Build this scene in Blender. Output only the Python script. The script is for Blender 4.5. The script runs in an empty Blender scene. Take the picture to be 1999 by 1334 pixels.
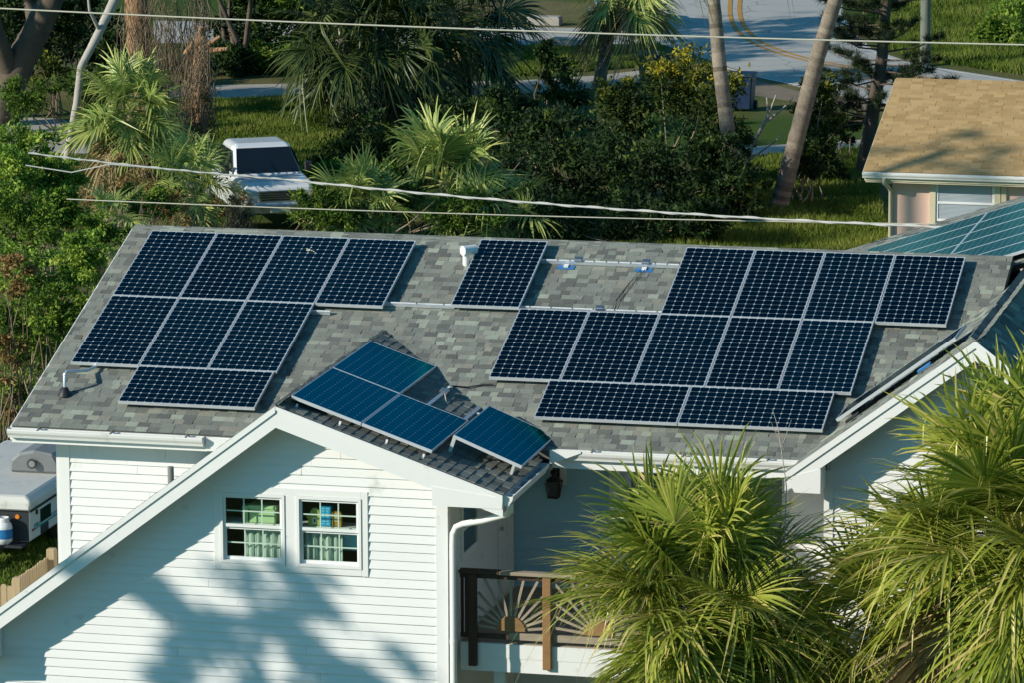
import bpy, math, random
import numpy as np
from mathutils import Matrix, Vector

SC = bpy.context.scene
COL = SC.collection
RNG = np.random.default_rng(11)
random.seed(5)

# ------------------------------------------------------------------ camera
FPX, YAW, PIT, ROL = 9151.855, -0.2360, 0.18734, -0.0034
CAM = np.array([22.140, -68.292, 19.205])
_cy, _sy, _cp, _sp = math.cos(YAW), math.sin(YAW), math.cos(PIT), math.sin(PIT)
FW = np.array([_sy*_cp, _cy*_cp, -_sp]); RT = np.array([_cy, -_sy, 0.0]); UP = np.cross(RT, FW)
RT, UP = math.cos(ROL)*RT+math.sin(ROL)*UP, math.cos(ROL)*UP-math.sin(ROL)*RT
cam_d = bpy.data.cameras.new('camera'); cam = bpy.data.objects.new('camera', cam_d); COL.objects.link(cam)
cam_d.sensor_width = 36.0; cam_d.lens = 36.0*FPX/1999.0; cam_d.clip_start = 1.0; cam_d.clip_end = 3000.0
cam.matrix_world = Matrix(((RT[0], UP[0], -FW[0], CAM[0]), (RT[1], UP[1], -FW[1], CAM[1]), (RT[2], UP[2], -FW[2], CAM[2]), (0, 0, 0, 1)))
SC.camera = cam

# ------------------------------------------------------------------ sky, sun, exposure
SUN = np.array([-1.23, -1.0, 0.68])            # direction towards the sun
el = math.atan2(SUN[2], math.hypot(SUN[0], SUN[1]))
w = bpy.data.worlds.new('World'); SC.world = w; w.use_nodes = True
nt = w.node_tree; bg = nt.nodes['Background']
sk = nt.nodes.new('ShaderNodeTexSky'); sk.sky_type = 'NISHITA'; sk.sun_disc = False
sk.sun_elevation = el; sk.sun_rotation = math.atan2(SUN[0], SUN[1]); sk.air_density = 1.0; sk.dust_density = 0.2; sk.ozone_density = 2.5
hs = nt.nodes.new('ShaderNodeMix'); hs.data_type = 'RGBA'; hs.blend_type = 'MULTIPLY'; hs.inputs[0].default_value = 1.0; hs.inputs[7].default_value = (.40, 1.0, 1.12, 1)
nt.links.new(sk.outputs[0], hs.inputs[6]); nt.links.new(hs.outputs[2], bg.inputs[0]); bg.inputs[1].default_value = 0.105
sun_d = bpy.data.lights.new('sun', 'SUN'); sun_d.energy = 5.0; sun_d.angle = math.radians(0.55); sun_d.color = (1.0, 0.925, 0.80)
sun = bpy.data.objects.new('sun', sun_d); COL.objects.link(sun)
sun.rotation_euler = Vector((-SUN[0], -SUN[1], -SUN[2])).to_track_quat('-Z', 'Y').to_euler()
sun.location = (-40, -40, 40)
SC.view_settings.view_transform = 'Standard'; SC.view_settings.look = 'None'
SC.view_settings.exposure = 0.0; SC.view_settings.gamma = 1.0; SC.view_settings.use_curve_mapping = False

# measured point -> place in the world (on the ground or on an upright plane)
def ray(px, py): return FW+RT*((px-999.5)/FPX)-UP*((py-667.0)/FPX)
def G(px, py, z=0.0):
    d = ray(px, py); return CAM+d*((z-CAM[2])/d[2])
def Yp(px, py, y):
    d = ray(px, py); return CAM+d*((y-CAM[1])/d[1])
def scale_at(P): return FPX/float((np.asarray(P)-CAM) @ FW)

# ------------------------------------------------------------------ materials
MATS = {}
def _nodes(name):
    m = bpy.data.materials.new(name); m.use_nodes = True
    n = m.node_tree; b = n.nodes['Principled BSDF']; MATS[name] = m
    return m, n, b
def _noise(n, scale, detail=4, rough=.6, coord='Object', vec=None):
    t = n.nodes.new('ShaderNodeTexNoise'); t.inputs['Scale'].default_value = scale
    t.inputs['Detail'].default_value = detail; t.inputs['Roughness'].default_value = rough
    if coord:
        c = n.nodes.new('ShaderNodeTexCoord')
        if vec:
            mp = n.nodes.new('ShaderNodeMapping'); mp.inputs['Scale'].default_value = vec
            n.links.new(c.outputs[coord], mp.inputs[0]); n.links.new(mp.outputs[0], t.inputs['Vector'])
        else: n.links.new(c.outputs[coord], t.inputs['Vector'])
    return t
def _mix(n, fac, a, b, mode='MIX'):
    x = n.nodes.new('ShaderNodeMix'); x.data_type = 'RGBA'; x.blend_type = mode
    for sock, v in ((x.inputs[0], fac), (x.inputs[6], a), (x.inputs[7], b)):
        if hasattr(v, 'is_linked') or hasattr(v, 'links'): n.links.new(v, sock)
        elif isinstance(v, (int, float)): sock.default_value = v
        else: sock.default_value = (*v[:3], 1)
    return x.outputs[2]
def _ramp(n, src, stops):
    r = n.nodes.new('ShaderNodeValToRGB'); e = r.color_ramp.elements
    while len(e) < len(stops): e.new(.5)
    for k, (p_, c_) in enumerate(stops):
        e[k].position = p_; e[k].color = (*c_, 1)
    n.links.new(src, r.inputs[0]); return r.outputs[0]
def _bump(n, b, src, dist=.01, strength=.5):
    k = n.nodes.new('ShaderNodeBump'); k.inputs['Distance'].default_value = dist; k.inputs['Strength'].default_value = strength
    n.links.new(src, k.inputs['Height']); n.links.new(k.outputs[0], b.inputs['Normal'])
def mat(name, col, rough=.6, var=.15, scale=3.0, bump=0.0, bscale=60, metal=0.0, spec=.5, coat=0.0, vec=None, dirt=None):
    m, n, b = _nodes(name)
    t = _noise(n, scale, 2, vec=vec)
    c = np.array(col)
    out = _mix(n, t.outputs[0], tuple(c*(1-var)), tuple(np.minimum(c*(1+var), .95)))
    if dirt:
        t2 = _noise(n, dirt[1], 3, .7)
        f = _ramp(n, t2.outputs[0], [(dirt[2], (0, 0, 0)), (dirt[2]+.18, (1, 1, 1))])
        out = _mix(n, f, out, dirt[0])
    n.links.new(out, b.inputs['Base Color'])
    b.inputs['Roughness'].default_value = rough; b.inputs['Metallic'].default_value = metal
    b.inputs['Specular IOR Level'].default_value = spec
    if coat: b.inputs['Coat Weight'].default_value = coat; b.inputs['Coat Roughness'].default_value = .06
    if bump: _bump(n, b, _noise(n, bscale, 1).outputs[0], .01, bump)
    return m
def tone_mat(name, stops, rough=.85, grain=.25, gscale=90, spec=.25, trans=0.0, big=None, bump=0.0):
    m, n, b = _nodes(name)
    a = n.nodes.new('ShaderNodeAttribute'); a.attribute_name = 'tone'
    out = _ramp(n, a.outputs['Fac'], stops)
    if grain:
        t = _noise(n, gscale, 2, .7)
        g = _ramp(n, t.outputs[0], [(.25, (1-grain,)*3), (.75, (1+grain*.6,)*3)])
        out = _mix(n, 1.0, out, g, 'MULTIPLY')
    if big:
        t = _noise(n, big[1], 5, .6)
        f = _ramp(n, t.outputs[0], [(.42, (0, 0, 0)), (.68, (1, 1, 1))])
        mm = n.nodes.new('ShaderNodeMath'); mm.operation = 'MULTIPLY'; mm.inputs[1].default_value = big[2]
        n.links.new(f, mm.inputs[0]); out = _mix(n, mm.outputs[0], out, big[0])
    n.links.new(out, b.inputs['Base Color']); b.inputs['Roughness'].default_value = rough
    b.inputs['Specular IOR Level'].default_value = spec
    if bump: _bump(n, b, _noise(n, gscale*1.5, 1).outputs[0], .004, bump)
    if trans:
        tr = n.nodes.new('ShaderNodeBsdfTranslucent'); n.links.new(out, tr.inputs[0])
        ms = n.nodes.new('ShaderNodeMixShader'); ms.inputs[0].default_value = trans
        n.links.new(b.outputs[0], ms.inputs[1]); n.links.new(tr.outputs[0], ms.inputs[2])
        n.links.new(ms.outputs[0], n.nodes['Material Output'].inputs[0])
    return m
def glass_mat(name, tint, refl=1.0):
    m, n, b = _nodes(name); n.nodes.remove(b)
    tr = n.nodes.new('ShaderNodeBsdfTransparent'); tr.inputs[0].default_value = (*tint, 1)
    gl = n.nodes.new('ShaderNodeBsdfGlossy'); gl.inputs['Roughness'].default_value = .02
    gl.inputs[0].default_value = (refl, refl, refl, 1)
    lw = n.nodes.new('ShaderNodeLayerWeight'); lw.inputs[0].default_value = .5
    pw = n.nodes.new('ShaderNodeMath'); pw.operation = 'POWER'; pw.inputs[1].default_value = 4.0; n.links.new(lw.outputs['Facing'], pw.inputs[0])
    ma = n.nodes.new('ShaderNodeMath'); ma.operation = 'MULTIPLY_ADD'; ma.inputs[1].default_value = .9; ma.inputs[2].default_value = .05; n.links.new(pw.outputs[0], ma.inputs[0])
    ms = n.nodes.new('ShaderNodeMixShader'); n.links.new(ma.outputs[0], ms.inputs[0])
    n.links.new(tr.outputs[0], ms.inputs[1]); n.links.new(gl.outputs[0], ms.inputs[2])
    n.links.new(ms.outputs[0], n.nodes['Material Output'].inputs[0])
    return m

SIDING = mat('white_siding', (.78, .78, .765), .5, .04, .8, 0, 120, dirt=((.52, .53, .48), 1.7, .62))
TRIM = mat('white_trim', (.80, .80, .78), .42, .03, 2, 0, dirt=((.55, .55, .48), 3.0, .66))
SIDING_B = mat('blue_grey_siding', (.38, .62, .72), .5, .05, .8)
GUTTER = mat('gutter_white', (.80, .80, .77), .38, .03, 2, 0, dirt=((.5, .5, .42), 2.2, .62))
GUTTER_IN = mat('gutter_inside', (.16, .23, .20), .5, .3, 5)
SOFFIT = mat('soffit', (.66, .66, .64), .6, .05, 2)
SHINGLE = tone_mat('grey_green_shingle', [(0, (0.126, 0.132, 0.120)), (.22, (0.176, 0.185, 0.166)), (.45, (0.237, 0.250, 0.217)), (.68, (0.277, 0.298, 0.253)), (.86, (0.297, 0.280, 0.230)), (1.0, (0.389, 0.430, 0.347))], .95, .30, 45, .15, big=((.15, .155, .145), .9, .4), bump=.6)
ROOFDECK = mat('roof_deck', (.12, .12, .11), .9, .2, 6)
TAN_SHINGLE = tone_mat('tan_shingle', [(0, (0.408, 0.269, 0.121)), (.5, (0.484, 0.323, 0.150)), (1.0, (0.558, 0.380, 0.181))], .95, .2, 50, .15, big=((.46, .34, .19), .8, .2))
def cell_mat(name, k, dust, tint=(.01, .76, .90)):
    m, n, b = _nodes(name)
    g = n.nodes.new('ShaderNodeNewGeometry'); t = _noise(n, 1.6, 5, .7, None); n.links.new(g.outputs['Position'], t.inputs['Vector'])
    f = _ramp(n, t.outputs[0], [(.45, (0, 0, 0)), (.8, (dust,)*3)])
    out = _mix(n, f, (.001*k, .039*k, .045*k), (.05, .10, .11)); n.links.new(out, b.inputs['Base Color'])
    b.inputs['Metallic'].default_value = 1.0; b.inputs['Roughness'].default_value = .2; b.inputs['Specular Tint'].default_value = (*tint, 1)
    return m
CELLS = [cell_mat('solar_cell_a', 1.75, .3), cell_mat('solar_cell_b', 1.4, .15), cell_mat('solar_cell_c', 2.15, .4)]
CELL = CELLS[0]
BACKSHEET = mat('backsheet', (.52, .62, .66), .22, .03, 2, spec=.4)
ALU = mat('anodised_aluminium', (.66, .68, .70), .36, .08, 4, metal=.35)
RAIL = mat('galvanised_rail', (.62, .66, .70), .34, .12, 9, metal=.5)
BLACKP = mat('black_plastic', (.02, .02, .022), .5, .2, 5)
BLUEP = mat('blue_flashing', (.03, .17, .42), .5, .1, 5)
STEEL = mat('steel', (.5, .5, .5), .3, .1, 5, metal=.9)
DOORGLASS = mat('curtained_glass', (.16, .21, .22), .12, .2, 2, coat=.5)
GLASS = glass_mat('window_glass', (.84, .94, .87))
GLASSD = glass_mat('clear_glass', (.86, .90, .92))
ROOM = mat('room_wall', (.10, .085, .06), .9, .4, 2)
CURTAIN = mat('curtain', (.40, .47, .41), .9, .12, 6)
GREENBOX = mat('green_box', (.50, .66, .36), .6, .06, 3)
OLIVE = mat('olive_card', (.42, .42, .10), .7, .1, 5)
BLUECARD = mat('blue_card', (.02, .32, .60), .5, .1, 12)
LBLUE = mat('light_blue_print', (.25, .62, .80), .5, .05, 5)
BROWNCARD = mat('brown_card', (.42, .22, .03), .7, .1, 5)
CREAM = mat('cream_print', (.75, .72, .55), .6, .05, 5)
WOOD_D = mat('dark_stained_wood', (.055, .028, .014), .6, .4, 14, .2, 60, vec=(1, 1, .12))
WOOD_G = mat('grey_weathered_wood', (.33, .27, .20), .75, .25, 16, .2, 80, vec=(.2, 1, 1))
WOOD_B = mat('brown_wood', (.27, .145, .055), .65, .3, 12, .2, 70, vec=(.15, 1, 1))
PICKET = mat('fence_wood', (.42, .31, .18), .8, .25, 10, .3, 60, vec=(1, 1, .15))
LANTERN = mat('black_lantern', (.012, .012, .012), .4, .2, 6)
FROST = mat('lantern_glass', (.10, .11, .10), .15, .1, 6, coat=.6)
CAMPER = mat('camper_white', (.66, .66, .62), .35, .06, 2, dirt=((.42, .42, .38), 2.0, .6))
CAMPER_ROOF = mat('camper_roof', (.56, .56, .52), .6, .08, 1.5, dirt=((.36, .36, .32), 2.5, .55))
CAMPER_D = mat('camper_dark', (.02, .024, .028), .5, .2, 4)
TEAL = mat('teal_stripe', (.02, .24, .25), .4, .1, 4)
GREYP = mat('grey_plastic', (.20, .21, .21), .5, .1, 4)
AMBER = mat('amber_lens', (.75, .22, .02), .2, .1, 5, coat=.5)
REDL = mat('red_lens', (.6, .02, .015), .2, .1, 5, coat=.5)
TANKW = mat('tank_white', (.68, .69, .70), .35, .05, 4)
TANKB = mat('tank_sleeve', (.02, .16, .40), .35, .5, 3)
STUCCO = mat('peach_stucco', (.74, .49, .39), .9, .06, 1.5, .4, 90)
BEIGE = mat('beige_trim', (.62, .55, .38), .6, .06, 3)
BLIND = mat('window_blind', (.62, .66, .70), .6, .05, 4)
TRUCK = mat('truck_white', (.74, .75, .76), .25, .03, 2, coat=.7, dirt=((.5, .48, .42), 1.6, .66))
CARRED = mat('car_dark_red', (.10, .012, .012), .25, .1, 2, coat=.8)
CARGLASS = mat('vehicle_glass', (.008, .011, .014), .05, .2, 2, coat=.8)
TYRE = mat('tyre', (.02, .02, .02), .85, .2, 8)
CHROME = mat('chrome', (.6, .6, .6), .2, .1, 4, metal=.9)
LAMPG = mat('headlight_glass', (.6, .62, .62), .1, .1, 5, coat=.8)
BIN = mat('bin_plastic', (.012, .030, .075), .45, .15, 4)
BIN_G = mat('grey_bin_plastic', (.10, .17, .18), .5, .15, 4)
CONC = mat('concrete', (.36, .34, .30), .9, .15, 3, .4, 40)
POLE = mat('utility_pole_wood', (.15, .17, .13), .85, .3, 7, .3, 30, vec=(1, 1, .1))
CABLE = mat('cable_grey', (.46, .46, .43), .6, .1, 30)
CABLE_T = mat('cable_thin', (.50, .48, .38), .6, .1, 20)
BARK_P = tone_mat('palm_trunk', [(0, (0.144, 0.119, 0.092)), (.5, (0.238, 0.196, 0.152)), (1, (0.317, 0.266, 0.205))], .95, .3, 14, .1, bump=.8)
BARK = mat('rough_bark', (.105, .08, .058), .95, .55, 5, 1.0, 14, vec=(1, 1, .25))
BARK_O = mat('orange_bark', (.33, .19, .10), .95, .35, 8, .8, 30, vec=(1, 1, .2))
BARK_G = mat('bleached_wood', (.42, .38, .34), .9, .25, 9, .5, 30, vec=(1, 1, .2))
TWIG = tone_mat('dry_twigs', [(0, (.10, .072, .045)), (.5, (.20, .15, .10)), (1, (.34, .28, .20))], .95, .2, 20, .1)
DRYLEAF = tone_mat('dry_leaves', [(0, (0.168, 0.102, 0.036)), (.6, (0.312, 0.204, 0.078)), (1, (0.456, 0.348, 0.144))], .9, .15, 20, .15, .2)
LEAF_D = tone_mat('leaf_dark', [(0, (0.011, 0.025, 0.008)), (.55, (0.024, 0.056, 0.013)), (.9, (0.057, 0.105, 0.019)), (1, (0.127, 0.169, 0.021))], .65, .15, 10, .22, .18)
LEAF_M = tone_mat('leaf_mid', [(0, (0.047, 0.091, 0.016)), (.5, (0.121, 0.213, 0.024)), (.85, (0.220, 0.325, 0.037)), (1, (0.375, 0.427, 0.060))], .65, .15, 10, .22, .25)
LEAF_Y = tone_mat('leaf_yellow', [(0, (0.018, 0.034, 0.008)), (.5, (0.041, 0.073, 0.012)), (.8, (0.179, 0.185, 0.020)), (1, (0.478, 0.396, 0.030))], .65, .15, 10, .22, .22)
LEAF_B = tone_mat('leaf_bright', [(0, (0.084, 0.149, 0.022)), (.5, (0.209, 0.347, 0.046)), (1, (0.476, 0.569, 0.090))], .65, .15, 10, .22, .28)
NEEDLE = tone_mat('pine_needle', [(0, (.012, .026, .010)), (1, (.045, .075, .02))], .6, .15, 10, .3, .1)
FROND_F = tone_mat('frond_yellow_green', [(0, (0.104, 0.164, 0.022)), (.5, (0.292, 0.354, 0.044)), (.85, (0.499, 0.512, 0.089)), (1, (0.763, 0.630, 0.223))], .34, .15, 6, .5, .33)
FROND_B = tone_mat('frond_pale_green', [(0, (0.128, 0.196, 0.052)), (.5, (0.306, 0.413, 0.106)), (1, (0.637, 0.643, 0.190))], .4, .15, 6, .5, .25)
FROND_D = tone_mat('frond_dark_green', [(0, (0.018, 0.037, 0.013)), (.5, (0.043, 0.079, 0.022)), (1, (0.144, 0.173, 0.038))], .4, .15, 6, .5, .2)
FROND_X = tone_mat('frond_dead', [(0, (.14, .09, .045)), (.5, (.27, .19, .09)), (1, (.42, .33, .18))], .85, .2, 8, .15, .15)

# ------------------------------------------------------------------ mesh helpers
def tag(o, label=None, cat=None, group=None, kind=None):
    if label: o['label'] = label
    if cat: o['category'] = cat
    if group: o['group'] = group
    if kind: o['kind'] = kind
    return o
def link(name, data, parent=None, local=False):
    o = bpy.data.objects.new(name, data); COL.objects.link(o)
    if parent is not None:
        o.parent = parent
        if not local and parent.type == 'EMPTY':
            o.matrix_parent_inverse = Matrix.Translation(-Vector(parent.location))
    return o
def empty(name, loc, label=None, cat=None, group=None, kind=None, rotz=0.0):
    o = bpy.data.objects.new(name, None); COL.objects.link(o)
    o.location = tuple(float(v) for v in loc); o.rotation_euler = (0, 0, rotz); o.empty_display_size = .2
    return tag(o, label, cat, group, kind)
def np_mesh(name, V, F, material, tone=None, smooth=False):
    V = np.asarray(V, dtype=np.float32); F = np.asarray(F, dtype=np.int32); k = F.shape[1]
    me = bpy.data.meshes.new(name)
    me.vertices.add(len(V)); me.vertices.foreach_set('co', V.ravel())
    me.loops.add(F.size); me.loops.foreach_set('vertex_index', F.ravel())
    me.polygons.add(len(F)); me.polygons.foreach_set('loop_start', np.arange(0, F.size, k, dtype=np.int32))
    me.polygons.foreach_set('loop_total', np.full(len(F), k, dtype=np.int32))
    if smooth: me.polygons.foreach_set('use_smooth', np.ones(len(F), dtype=bool))
    me.update(calc_edges=True)
    if tone is not None:
        a = me.attributes.new('tone', 'FLOAT', 'FACE'); a.data.foreach_set('value', np.asarray(tone, dtype=np.float32))
    me.materials.append(material); return me
class B:
    def __init__(s): s.v = []; s.f = []; s.sm = []
    def add(s, vs, fs, smooth=False):
        k = len(s.v); s.v += [tuple(float(c) for c in q) for q in vs]; s.f += [tuple(i+k for i in q) for q in fs]; s.sm += [smooth]*len(fs); return s
    def box(s, x0, x1, y0, y1, z0, z1):
        return s.add([(x0, y0, z0), (x1, y0, z0), (x1, y1, z0), (x0, y1, z0), (x0, y0, z1), (x1, y0, z1), (x1, y1, z1), (x0, y1, z1)],
                     [(0, 3, 2, 1), (4, 5, 6, 7), (0, 1, 5, 4), (1, 2, 6, 5), (2, 3, 7, 6), (3, 0, 4, 7)])
    def obox(s, O, a, b, c):
        O, a, b, c = [np.asarray(q, float) for q in (O, a, b, c)]
        vs = [O, O+a, O+a+b, O+b, O+c, O+a+c, O+a+b+c, O+b+c]
        return s.add(vs, [(0, 3, 2, 1), (4, 5, 6, 7), (0, 1, 5, 4), (1, 2, 6, 5), (2, 3, 7, 6), (3, 0, 4, 7)])
    def prism(s, poly, d):
        n = len(poly); d = np.asarray(d, float); poly = [np.asarray(q, float) for q in poly]
        return s.add(poly+[q+d for q in poly], [tuple(range(n))[::-1], tuple(range(n, 2*n))]+[(i, (i+1) % n, n+(i+1) % n, n+i) for i in range(n)])
    def bar(s, a, b, wd, h=None, up=(0, 0, 1)):
        a, b = np.asarray(a, float), np.asarray(b, float); d = b-a; h = h or wd
        sd = np.cross(d, up); sd = sd/np.linalg.norm(sd)*wd; u = np.cross(sd, d); u = u/np.linalg.norm(u)*h
        return s.obox(a-sd/2-u/2, sd, u, d)
    def tube(s, path, r, n=8, caps=True):
        path = [np.asarray(q, float) for q in path]; m = len(path); rr = r if hasattr(r, '__len__') else [r]*m
        vs = []; ref = None
        for i in range(m):
            t = path[min(i+1, m-1)]-path[max(i-1, 0)]; t = t/(np.linalg.norm(t)+1e-9)
            if ref is None: ref = np.array([0, 0, 1.]) if abs(t[2]) < .9 else np.array([1., 0, 0])
            a = np.cross(t, ref); a /= np.linalg.norm(a)+1e-9; b_ = np.cross(a, t); ref = b_
            for k in range(n):
                th = 2*math.pi*k/n; vs.append(path[i]+rr[i]*(a*math.cos(th)+b_*math.sin(th)))
        fs = [(i*n+k, i*n+(k+1) % n, (i+1)*n+(k+1) % n, (i+1)*n+k) for i in range(m-1) for k in range(n)]
        s.add(vs, fs, True)
        if caps: s.add([vs[k] for k in range(n)], [tuple(range(n))]); s.add([vs[(m-1)*n+k] for k in range(n)], [tuple(range(n))[::-1]])
        return s
    def lathe(s, c, prof, n=16):
        c = np.asarray(c, float); vs = [c+np.array([r*math.cos(2*math.pi*k/n), r*math.sin(2*math.pi*k/n), z]) for r, z in prof for k in range(n)]
        fs = [(i*n+k, i*n+(k+1) % n, (i+1)*n+(k+1) % n, (i+1)*n+k) for i in range(len(prof)-1) for k in range(n)]
        return s.add(vs, fs, True)
    def disc(s, c, ax, r, th, n=20):
        ax = np.asarray(ax, float); ax /= np.linalg.norm(ax)
        return s.tube([np.asarray(c)-ax*th/2, np.asarray(c)+ax*th/2], r, n)
    def mesh(s, name, material):
        me = bpy.data.meshes.new(name); me.from_pydata(s.v, [], s.f); me.polygons.foreach_set('use_smooth', s.sm); me.update()
        if material: me.materials.append(material)
        return me
    def build(s, name, material, parent=None, local=False, bevel=0, seg=1):
        o = link(name, s.mesh(name, material), parent, local)
        if bevel:
            m = o.modifiers.new('bevel', 'BEVEL'); m.width = bevel; m.segments = seg; m.limit_method = 'ANGLE'
        return o
def sheet(name, pts, z, material, label=None):
    b = B(); b.add([(p_[0], p_[1], z) for p_ in pts], [tuple(range(len(pts)))])
    return tag(b.build(name, material), kind='structure')

# ------------------------------------------------------------------ the ground
def ground_material():
    m, n, b = _nodes('grass_ground')
    a = _noise(n, .09, 5, .65); c = _noise(n, .9, 6, .7); d = _noise(n, 14, 4, .7)
    green = _mix(n, d.outputs[0], (.030, .062, .010), (.085, .135, .022))
    dry = _mix(n, d.outputs[0], (.13, .105, .045), (.24, .20, .095))
    f = _ramp(n, a.outputs[0], [(.44, (0, 0, 0)), (.62, (1, 1, 1))])
    out = _mix(n, f, green, dry)
    f2 = _ramp(n, c.outputs[0], [(.58, (0, 0, 0)), (.72, (1, 1, 1))])
    dirt = _mix(n, d.outputs[0], (.06, .048, .03), (.14, .11, .07))
    mm = n.nodes.new('ShaderNodeMath'); mm.operation = 'MULTIPLY'; mm.inputs[1].default_value = .7; n.links.new(f2, mm.inputs[0])
    out = _mix(n, mm.outputs[0], out, dirt)
    n.links.new(out, b.inputs['Base Color']); b.inputs['Roughness'].default_value = .95; b.inputs['Specular IOR Level'].default_value = .1
    _bump(n, b, d.outputs[0], .08, .7); return m
def road_material():
    m, n, b = _nodes('old_asphalt')
    a = _noise(n, .25, 5, .6); d = _noise(n, 30, 3, .7)
    out = _mix(n, a.outputs[0], (.36, .355, .32), (.52, .51, .46)); out = _mix(n, .3, out, _mix(n, d.outputs[0], (.22, .22, .21), (.60, .59, .55)))
    vo = n.nodes.new('ShaderNodeTexVoronoi'); vo.feature = 'DISTANCE_TO_EDGE'; vo.inputs['Scale'].default_value = .45
    c2 = n.nodes.new('ShaderNodeTexCoord'); wv = _noise(n, 1.2, 4, .7); mx = _mix(n, .12, c2.outputs['Object'], wv.outputs['Color'], 'ADD'); n.links.new(mx, vo.inputs['Vector'])
    out = _mix(n, _ramp(n, vo.outputs[0], [(.0, (.75, .75, .75)), (.012, (0, 0, 0))]), out, (.09, .09, .09))
    st = _noise(n, .5, 5, .7); out = _mix(n, _ramp(n, st.outputs[0], [(.55, (0, 0, 0)), (.75, (.55, .55, .55))]), out, (.17, .165, .155))
    n.links.new(out, b.inputs['Base Color']); b.inputs['Roughness'].default_value = .9; _bump(n, b, d.outputs[0], .01, .5); return m
GROUND = ground_material(); ROAD = road_material()
CONCP = mat('path_concrete', (.40, .37, .32), .9, .25, .6, .4, 20)
YELLOW = mat('yellow_paint', (.50, .24, .03), .8, .25, 1.5)
WHITEP = mat('white_road_paint', (.62, .62, .60), .8, .2, 1.5)
SAND = mat('bare_earth', (.19, .15, .10), .95, .35, .8, .5, 12)
tag(B().add([(-900, -500, 0), (900, -500, 0), (900, 1400, 0), (-900, 1400, 0)], [(0, 1, 2, 3)]).build('ground', GROUND), kind='structure')
def gsheet(name, px, z, m): return sheet(name, [G(*q) for q in px], z, m)
gsheet('road', [(1140, -160), (1640, -160), (1640, -60), (1645, 20), (1665, 60), (1705, 97), (1790, 125), (1999, 158), (2500, 215), (2500, 330), (1900, 236), (1680, 195), (1560, 170), (1420, 130), (1340, 102), (1290, 85), (1262, 55), (1255, 20), (1220, -60)][::-1], .004, ROAD)
gsheet('side_street', [(300, 40), (1000, 52), (1190, 55), (1258, 48), (1262, 55), (1290, 85), (1030, 88), (300, 84)][::-1], .008, ROAD)
gsheet('driveway', [(330, 168), (640, 162), (780, 160), (1000, 158), (1160, 148), (1300, 132), (1320, 150), (1160, 174), (1000, 184), (760, 190), (640, 188), (330, 194)][::-1], .012, CONCP)
gsheet('garden_path', [(1400, 292), (1500, 284), (1720, 270), (1720, 296), (1500, 308), (1400, 318)][::-1], .012, CONCP)
gsheet('parking_apron', [(-300, 215), (120, 232), (200, 262), (170, 300), (-300, 292)][::-1], .012, CONCP)
gsheet('sand_shoulder', [(1450, 150), (1560, 178), (1690, 200), (1690, 214), (1560, 200), (1440, 182)][::-1], .006, SAND)
def ribbon(name, pts, wd, z, m):
    pts = [np.array(q[:2]) for q in pts]; vs = []; n = len(pts)
    for i in range(n):
        t = pts[min(i+1, n-1)]-pts[max(i-1, 0)]; t /= np.linalg.norm(t); s_ = np.array([-t[1], t[0]])
        vs += [(*(pts[i]-s_*wd/2), z), (*(pts[i]+s_*wd/2), z)]
    b = B(); b.add(vs, [(2*i, 2*i+2, 2*i+3, 2*i+1) for i in range(n-1)]); return tag(b.build(name, m), kind='structure')
def smooth_px(px, k=6):
    P = np.array([G(*q)[:2] for q in px]); out = []
    for i in range(len(P)-1):
        p0, p1, p2, p3 = P[max(i-1, 0)], P[i], P[i+1], P[min(i+2, len(P)-1)]
        for j in range(k):
            t = j/k; out.append(.5*((2*p1)+(-p0+p2)*t+(2*p0-5*p1+4*p2-p3)*t*t+(-p0+3*p1-3*p2+p3)*t**3))
    out.append(P[-1]); return out
yl = smooth_px([(1452, -70), (1440, -25), (1434, 15), (1440, 45), (1462, 72), (1500, 93), (1560, 112), (1650, 130), (1800, 152), (2000, 180)])
off = []
for i, q in enumerate(yl):
    t = yl[min(i+1, len(yl)-1)]-yl[max(i-1, 0)]; t /= np.linalg.norm(t); off.append(np.array([-t[1], t[0]]))
ribbon('centre_line', [q-o*.17 for q, o in zip(yl, off)], .15, .016, YELLOW)
ribbon('centre_line', [q+o*.17 for q, o in zip(yl, off)], .15, .016, YELLOW)
ribbon('edge_line', smooth_px([(1400, 128), (1480, 150), (1560, 167), (1680, 191), (1800, 214)]), .13, .016, WHITEP)
ribbon('edge_line', smooth_px([(1636, 15), (1655, 58), (1692, 94), (1775, 124), (1990, 160)]), .13, .016, WHITEP)

# grass blades on the lawns in view
def grass_patch(px, n, hgt, seed, m, name):
    r = np.random.default_rng(seed); P = np.array([G(*q)[:2] for q in px])
    lo, hi = P.min(0), P.max(0); out = []
    while sum(len(o) for o in out) < n:
        q = lo+(hi-lo)*r.random((n, 2)); ins = np.zeros(n, bool); j = len(P)-1
        for i in range(len(P)):
            c = ((P[i, 1] > q[:, 1]) != (P[j, 1] > q[:, 1])) & (q[:, 0] < (P[j, 0]-P[i, 0])*(q[:, 1]-P[i, 1])/(P[j, 1]-P[i, 1]+1e-9)+P[i, 0]); ins ^= c; j = i
        out.append(q[ins])
    q = np.concatenate(out)[:n]; a = r.random(n)*6.283; h = hgt*(.5+r.random(n)); wd = .018+.02*r.random(n)
    clump = np.sin(q[:, 0]*1.7+np.sin(q[:, 1]*.9)*2)*.5+.5
    d = np.stack([np.cos(a), np.sin(a), 0*a], 1); c = np.column_stack([q, 0*a])
    tip = c+np.column_stack([np.cos(a*3)*h*.4, np.sin(a*3)*h*.4, h*(.6+.6*clump)])
    V = np.stack([c-d*wd[:, None], c+d*wd[:, None], tip], 1).reshape(-1, 3); F = np.arange(3*n).reshape(-1, 3)
    o = link(name, np_mesh(name, V, F, m, np.clip(.25+.5*clump+.3*(r.random(n)-.5), 0, 1)))
    return o
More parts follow.
